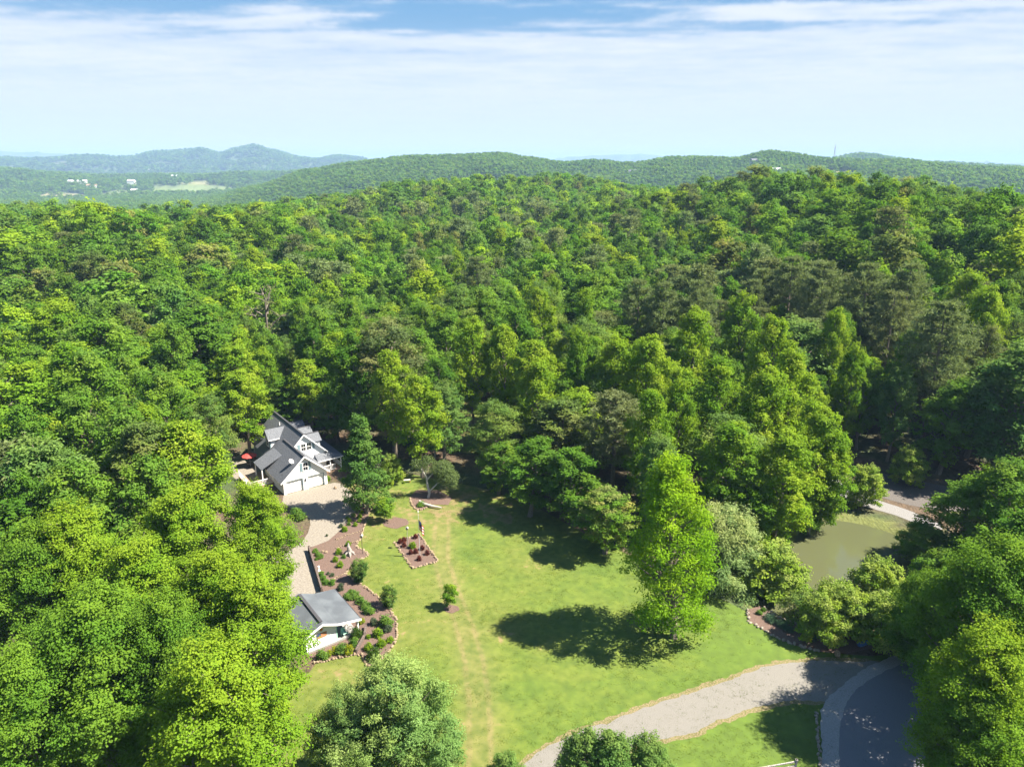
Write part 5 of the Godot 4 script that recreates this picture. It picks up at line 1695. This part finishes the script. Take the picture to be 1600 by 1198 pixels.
	shrub("leafy", -19.0, -74.5, 1.10, 1.00, "bushy green plant in the row beside the shed, second from its upper end")
	shrub("leafy", -18.1, -73.4, 1.00, 0.90, "bushy green plant in the row beside the shed, third from its upper end")
	shrub("leafy", -17.3, -72.5, 1.00, 0.90, "bushy green plant in the row beside the shed, fourth from its upper end")
	shrub("leafy", -16.7, -71.4, 1.10, 1.00, "bright bushy plant at the lower end of the row beside the shed")
	shrub("blue", -21.1, -76.1, 0.80, 1.20, "grey-green upright plant behind the shed's far roof corner")
	shrub("blue", -15.7, -69.2, 0.90, 1.10, "grey-green shrub below the row beside the shed")
	shrub("leafy", -14.3, -69.0, 1.35, 1.50, "tall green shrub with pale flowers near the lawn edging")
	shrub("blue", -13.9, -68.0, 0.90, 0.90, "pale green plant at the foot of the tall flowering shrub")
	shrub("round", -14.9, -67.2, 1.10, 1.20, "dark green round shrub left of the tall flowering shrub")
	shrub("round", -15.9, -66.8, 0.55, 0.60, "small round shrub left of the dark green round one")
	shrub("round", -14.2, -65.4, 1.00, 1.10, "green shrub on the lower part of the bed, upper of two by the edging")
	shrub("round", -13.4, -66.2, 0.80, 0.75, "low green shrub right beside the lawn edging")
	shrub("round", -15.5, -64.8, 0.90, 1.00, "green shrub left of the spiky one in the lowest bed corner")
	shrub("spiky", -14.6, -63.3, 1.20, 1.50, "spiky dark green shrub in the lowest corner of the bed")
	shrub("yellow", -18.9, -64.3, 0.85, 1.00, "yellowish round shrub, left of three below the shed's white wall")
	shrub("leafy", -18.3, -64.3, 1.00, 1.30, "striped green shrub, middle of three below the shed's white wall")
	shrub("yellow", -17.5, -64.2, 1.05, 1.20, "yellow-green round shrub, right of three below the shed's white wall")
	shrub("yellow", -19.5, -63.9, 0.75, 0.80, "small yellow-orange shrub near the trees below the shed wall")
	shrub("leafy", -20.1, -63.4, 1.10, 1.20, "green shrub half hidden under the tree left of the shed wall")
	shrub("spiky", -17.2, -66.9, 1.00, 1.50, "tall grassy clump with orange flowers in front of the shed porch")
	shrub("leafy", -17.2, -65.6, 0.90, 1.10, "green shrub in front of the tall grassy clump by the shed porch")
	shrub("yellow", -17.2, -69.5, 0.80, 0.70, "yellowish plant behind the shed porch post")
	shrub("round", -30.4, -107.8, 0.70, 1.10, "bright shrub at the right corner of the garage")
	shrub("round", -50.7, -129.0, 1.70, 3.20, "chartreuse rounded shrub behind the red parasol")
	shrub("round", -17.8, -106.8, 0.45, 0.40, "small green plant by the red bench under the trees")
	shrub("leafy", -13.9, -98.8, 1.20, 0.70, "low spreading green plant in the small bed below the leaning tree")
	shrub("round", -13.6, -86.2, 0.95, 1.10, "round green shrub in the middle of the square flag bed")
	shrub("leafy", 28.8, -71.2, 0.60, 0.60, "round green plant at the upper end of the bed by the pond")
	shrub("leafy", 29.5, -71.8, 0.50, 0.50, "dark small plant at the pond edge of the bed by the pond")
	shrub("leafy", -32.2, -95.4, 1.50, 1.60, "brownish green bush on the left driveway edge")
	shrub("leafy", -31.2, -94.4, 1.40, 1.30, "brown-tinged bush right beside the driveway below the garage")
	shrub("redleaf", -15.5, -87.5, 0.62, 0.75, "dark red leafy plant in the square flag bed", "red leafy plants in the square flag bed")
	shrub("redleaf", -15.0, -87.9, 0.62, 0.75, "dark red leafy plant in the square flag bed", "red leafy plants in the square flag bed")
	shrub("redleaf", -14.8, -86.5, 0.62, 0.75, "dark red leafy plant in the square flag bed", "red leafy plants in the square flag bed")
	shrub("redleaf", -13.5, -88.8, 0.62, 0.75, "dark red leafy plant in the square flag bed", "red leafy plants in the square flag bed")
	shrub("redleaf", -13.0, -84.8, 0.62, 0.75, "dark red leafy plant in the square flag bed", "red leafy plants in the square flag bed")
	shrub("redleaf", -12.2, -85.7, 0.62, 0.75, "dark red leafy plant in the square flag bed", "red leafy plants in the square flag bed")
	shrub("redleaf", -11.4, -84.4, 0.62, 0.75, "dark red leafy plant in the square flag bed", "red leafy plants in the square flag bed")
	shrub("redleaf", -12.3, -83.0, 0.62, 0.75, "dark red leafy plant in the square flag bed", "red leafy plants in the square flag bed")
	shrub("redleaf", -13.6, -84.6, 0.62, 0.75, "dark red leafy plant in the square flag bed", "red leafy plants in the square flag bed")


func plant_named() -> void:
	plant("near_poplar", -19.9, -41.2, 19.0, 5.0, "large yellow-green broadleaf tree at the bottom edge, nearest of the left-hand crowns")
	plant("near_poplar", -21.7, -51.1, 19.0, 4.6, "bright broad tree whose crown hides the left half of the grey garden shed roof")
	plant("near_maple", -32.0, -45.4, 20.0, 5.6, "deep green layered maple-like tree in the bottom left corner")
	plant("near_maple", -34.6, -41.9, 18.0, 4.6, "dark green tree cut by the left edge of the photo near the bottom")
	plant("near_maple", -27.1, -46.2, 19.0, 4.0, "dark green narrow crown squeezed between the deep green corner tree and the bright shed-side tree")
	plant("near_poplar", -26.9, -66.3, 19.0, 4.0, "bright yellow-green tree with branches overhanging the tan driveway below the garage")
	plant("near_poplar", -32.5, -60.9, 20.0, 4.8, "bright tree two crowns left of the garage door")
	plant("near_poplar", -39.5, -59.0, 20.0, 4.8, "bright feathery crown in the left forest above the deep green corner tree")
	plant("near_maple", -43.8, -56.1, 19.0, 4.8, "mid green crown at the left edge, level with the driveway")
	plant("near_poplar", -33.0, -53.2, 19.0, 4.6, "yellow-green crown left of the driveway trees, below the bright feathery crown")
	plant("near_poplar", -26.7, -54.0, 18.0, 4.4, "yellow-green crown above the largest bottom-edge tree")
	plant("poplar", -40.2, -82.6, 20.0, 5.2, "bright rounded tree left of the house and its red parasol")
	plant("oak", -50.8, -86.2, 20.0, 5.0, "mid green crown beside the bright rounded tree left of the house")
	plant("oak_blue", -53.8, -76.3, 20.0, 6.0, "broad blue-green dome in the left forest")
	plant("oak", -47.2, -70.7, 19.0, 5.0, "mid green crown just below the broad blue-green dome")
	plant("oak_dark", -64.2, -87.3, 20.0, 5.0, "dark green crown at the left edge, level with the house roof")
	plant("oak", -59.4, -90.7, 21.0, 5.2, "rounded green crown above the broad blue-green dome")
	plant("oak", -40.2, -72.1, 19.0, 4.6, "mid green crown between the bright rounded tree and the driveway trees")
	plant("near_fine", -8.9, -45.2, 12.5, 5.5, "blue-green dome of fine leaves at the bottom edge below the lawn")
	plant("near_fine", -13.1, -45.4, 10.5, 3.2, "smaller blue-green crown tucked left of the fine-leaved dome")
	plant("oak_blue", 5.1, -43.6, 9.0, 2.3, "small blue-green treetop at the bottom edge, leftmost of three over the gravel drive")
	plant("oak_blue", 7.8, -43.2, 9.5, 2.3, "small blue-green treetop at the bottom edge, middle one of three over the gravel drive")
	plant("oak_blue", 10.5, -43.2, 8.5, 2.2, "small blue-green treetop at the bottom edge, rightmost of three over the gravel drive")
	plant("oak_blue", -0.5, -43.8, 7.0, 1.8, "low blue-green treetop at the bottom edge beside the start of the gravel drive")
	plant("near_maple", 39.9, -52.5, 20.0, 5.6, "large dark tree with a pale trunk leaning over the asphalt road")
	plant("near_poplar", 35.8, -43.5, 18.0, 4.4, "bright green tree in the lower right, right of the asphalt road")
	plant("near_maple", 34.1, -42.0, 14.0, 3.8, "dark green tree in the bottom right corner beside the road")
	plant("oak", 61.1, -78.2, 16.0, 5.0, "bright green crown at the right edge above the large dark tree")
	plant("oak", 58.1, -82.7, 12.0, 4.6, "grey-green crown right of the pond, behind the large dark tree")
	plant("oak", 54.4, -83.3, 7.0, 3.6, "grey-green crown leaning over the right bank of the pond")
	plant("oak", 48.9, -70.8, 8.0, 3.4, "green crown between the pond and the large dark road tree")
	plant("oak_dark", 50.7, -63.9, 17.0, 4.8, "dark crown at the right edge directly behind the large dark tree")
	plant("shrub_tree", 42.0, -71.3, 6.2, 3.4, "largest yellow-green shrub tree on the near bank of the pond")
	plant("shrub_tree", 36.6, -70.0, 5.5, 3.0, "thin-leaved shrub tree standing at the water between two fuller ones")
	plant("shrub_tree", 34.1, -66.2, 5.0, 2.7, "rounded yellow-green shrub tree nearest the road on the pond bank")
	plant("shrub_tree", 31.9, -77.6, 7.2, 4.5, "sparse bright shrub tree with pale bare twigs reaching over the pond")
	plant("near_maple", 41.7, -59.7, 12.0, 4.0, "shaded dark green tree over the upper end of the asphalt road")
	plant("shrub_tree_b", 33.4, -69.9, 4.5, 2.7, "pale twiggy shrub tree at the water below the sparse bright one")
	plant("oak_dark", -27.8, -119.8, 22.3, 4.8, "tall dark green tree shading the right-hand dormers of the house")
	plant("shrub_tree", 37.4, -67.3, 5.2, 3.0, "rounded shrub tree behind the one nearest the road on the pond bank")
	plant("shrub_tree", 40.5, -65.0, 5.5, 3.2, "shaded shrub tree at the road end of the pond bank")
	plant("shrub_tree", 53.3, -98.7, 6.0, 3.0, "light green shrub tree overhanging the white gravel path")
	plant("shrub_tree", 64.8, -106.2, 6.0, 2.8, "dark flat-topped shrub tree in the shade behind the gravel path")
	plant("willow", 26.3, -78.2, 10.0, 5.2, "grey-green weeping willow between the yellow tree and the pond")
	plant("cypress", 17.7, -67.0, 22.2, 4.9, "tall vivid yellow-green tree standing alone on the lawn")
	plant("poplar", 32.3, -124.2, 26.0, 4.8, "tall bright tree at the left of the tight stand above the pond")
	plant("poplar_b", 44.3, -133.7, 26.0, 5.2, "tallest pale green crown of the tight stand above the pond")
	plant("poplar", 44.6, -117.4, 26.0, 4.8, "bright crown right of the tallest in the stand above the pond")
	plant("poplar", 42.3, -102.1, 24.0, 4.6, "bright yellow-green crown on the right shoulder of the stand above the pond")
	plant("oak_b", 32.0, -104.1, 22.0, 4.8, "mid green crown in the heart of the stand above the pond")
	plant("poplar", 37.0, -98.9, 22.0, 4.8, "bright crown in the middle of the stand above the pond")
	plant("poplar", 42.6, -92.2, 20.0, 4.4, "yellow-green crown at the right edge of the stand, over dark forest")
	plant("oak_b", 44.3, -92.4, 17.0, 3.8, "lowest crown on the right slope of the stand above the pond")
	plant("poplar", 35.3, -85.1, 18.0, 4.6, "bright crown low in the stand, straight above the pond")
	plant("oak_b", 29.6, -88.2, 18.0, 4.8, "mid green crown behind the vivid yellow-green tree")
	plant("oak_b", 42.8, -91.4, 12.0, 3.3, "rounded low tree at the far left bank of the pond")
	plant("oak_b", 31.7, -84.6, 12.0, 4.0, "low green tree between the willow and the tall stand")
	plant("oak_b", 35.9, -86.9, 11.0, 3.8, "low green tree dipping to the far water of the pond")
	plant("oak_olive", 7.2, -106.1, 15.0, 6.0, "olive tree with dead reddish twigs showing through, above the lawn's dark edge")
	plant("bloom", 20.4, -107.2, 14.0, 5.0, "pale cream-flecked tree left of the stand above the pond")
	plant("fine", 13.8, -114.6, 17.0, 4.8, "soft light green fine-leaved dome behind the olive tree")
	plant("bloom", 12.5, -84.7, 10.0, 4.2, "low tree with yellowish new shoots beside the vivid yellow tree")
	plant("oak_dark", 2.8, -95.3, 12.0, 4.6, "dark shaded tree on the lawn's far edge, left of the olive tree")
	plant("oak_dark", 9.0, -92.9, 12.0, 4.8, "dark shaded tree on the lawn's far edge, below the olive tree")
	plant("oak", -2.2, -102.7, 9.0, 3.6, "small pale green tree at the left end of the lawn's dark edge")
	plant("poplar", -7.5, -125.4, 24.0, 4.2, "slender yellow-green tree standing in front of the small far clearing")
	plant("poplar", -1.1, -124.6, 23.0, 4.2, "slender green tree right of the one before the far clearing")
	plant("poplar", 4.0, -111.6, 20.0, 4.0, "yellow-green tree left of the dark gap in the middle forest")
	plant("conical", 11.3, -116.5, 24.0, 3.6, "pointed bright tree right of the dark gap in the middle forest")
	plant("poplar", 17.1, -114.6, 23.0, 4.2, "bright tree between the pointed tree and the tall stand")
	plant("poplar", 22.6, -112.6, 24.0, 4.4, "bright tree touching the left side of the tall stand")
	plant("oak_grey", -20.9, -120.9, 24.0, 8.2, "wide olive-grey dome in the middle forest, broadest crown of all")
	plant("poplar", -19.9, -114.0, 21.0, 4.2, "bright green tree in front of the wide olive-grey dome")
	plant("oak", -27.6, -120.9, 17.5, 4.4, "green tree at the left foot of the wide olive-grey dome")
	plant("conical_dark", -21.6, -96.4, 15.5, 3.9, "dark blue-green tree standing by the driveway right of the garage")
	plant("shrub_tree", -19.5, -106.5, 5.0, 1.9, "small yellow-green tree right of the dark driveway tree")
	plant("poplar", -14.8, -109.0, 18.0, 4.2, "bright tree right of the wide olive-grey dome with bare lower trunk")
	plant("oak_dark", -12.4, -121.4, 17.3, 4.2, "dark green tree behind the utility pole")
	plant("poplar", -38.3, -128.4, 15.4, 4.6, "bright tree straight behind the house ridge")
	plant("oak", -32.9, -124.7, 11.6, 4.4, "shaded green tree close behind the house porch")
	plant("oak", -43.6, -128.8, 11.5, 4.6, "green tree behind the left end of the house")
	plant("poplar", -46.6, -117.1, 16.8, 4.8, "bright tree up-slope of the house on its left")
	plant("fine", -46.6, -101.9, 16.4, 4.0, "blue-green fine-leaved tree left of the house chimney end")
	plant("oak", -53.2, -103.1, 20.2, 5.0, "rounded mid green tree in the forest left of the house")
	plant("poplar", 6.1, -150.0, 25.0, 4.2, "bright pointed tree in the middle forest, farthest of the slender ones")
	plant("conical", 10.1, -165.3, 25.0, 3.6, "dark pointed tree behind the slender bright one in the middle forest")
	plant("conical", 15.9, -146.1, 25.0, 3.8, "bright pointed tree in front of the brownish pines")
	plant("oak_blue", -12.0, -115.4, 14.4, 4.2, "blue-green tree right of the bare-trunked tree near the clearing")
	plant("poplar", 88.7, -137.2, 26.0, 4.6, "bright yellow-green pair tree among grey pines, left crown on the right slope")
	plant("poplar", 86.6, -128.1, 26.0, 4.6, "bright yellow-green pair tree among grey pines, right crown on the right slope")
	plant("poplar", 59.3, -127.4, 25.0, 3.2, "narrow light green tree among the pines right of the tall stand")
	plant("pine", 62.6, -159.1, 27.0, 5.5, "grey pine on the right slope, leftmost of a row of four")
	plant("pine", 66.5, -151.6, 27.0, 5.5, "grey pine on the right slope, second from the left in a row of four")
	plant("pine", 72.6, -144.7, 27.0, 5.8, "grey pine on the right slope, third from the left in a row of four")
	plant("pine", 79.3, -141.4, 27.0, 5.5, "grey pine on the right slope, rightmost of a row of four")
	plant("pine", 73.2, -118.2, 27.0, 6.5, "widest grey pine on the right slope, standing clear before the dark forest edge")
	plant("pine", 31.9, -147.3, 26.0, 5.2, "brownish pine behind the stand above the pond, left one")
	plant("pine", 38.9, -148.6, 26.0, 5.5, "silvery-brown pine behind the stand above the pond, right one")
	plant("pine", 27.3, -151.4, 26.0, 5.2, "brownish pine in the middle forest behind the bright pointed tree")
	plant("pine", -9.5, -192.6, 26.0, 6.0, "pale yellowish pine in the middle of the forest")
	plant("poplar", -14.6, -145.7, 22.0, 3.2, "small vivid yellow tree in the middle forest above the olive-grey dome")
	plant("oak_olive", -123.8, -211.8, 22.0, 7.5, "wide domed tree in the left forest, beyond the dark gap")
	plant("oak", -141.4, -208.5, 22.0, 7.0, "broad crown at the left edge, left of the dark gap in the forest")
	plant("oak", -93.1, -179.8, 22.0, 6.5, "broad crown right of the wide domed tree in the left forest")
	plant("oak", 47.5, -57.5, 18.0, 5.2, "shady green tree at the right edge that dapples the gravel drive")
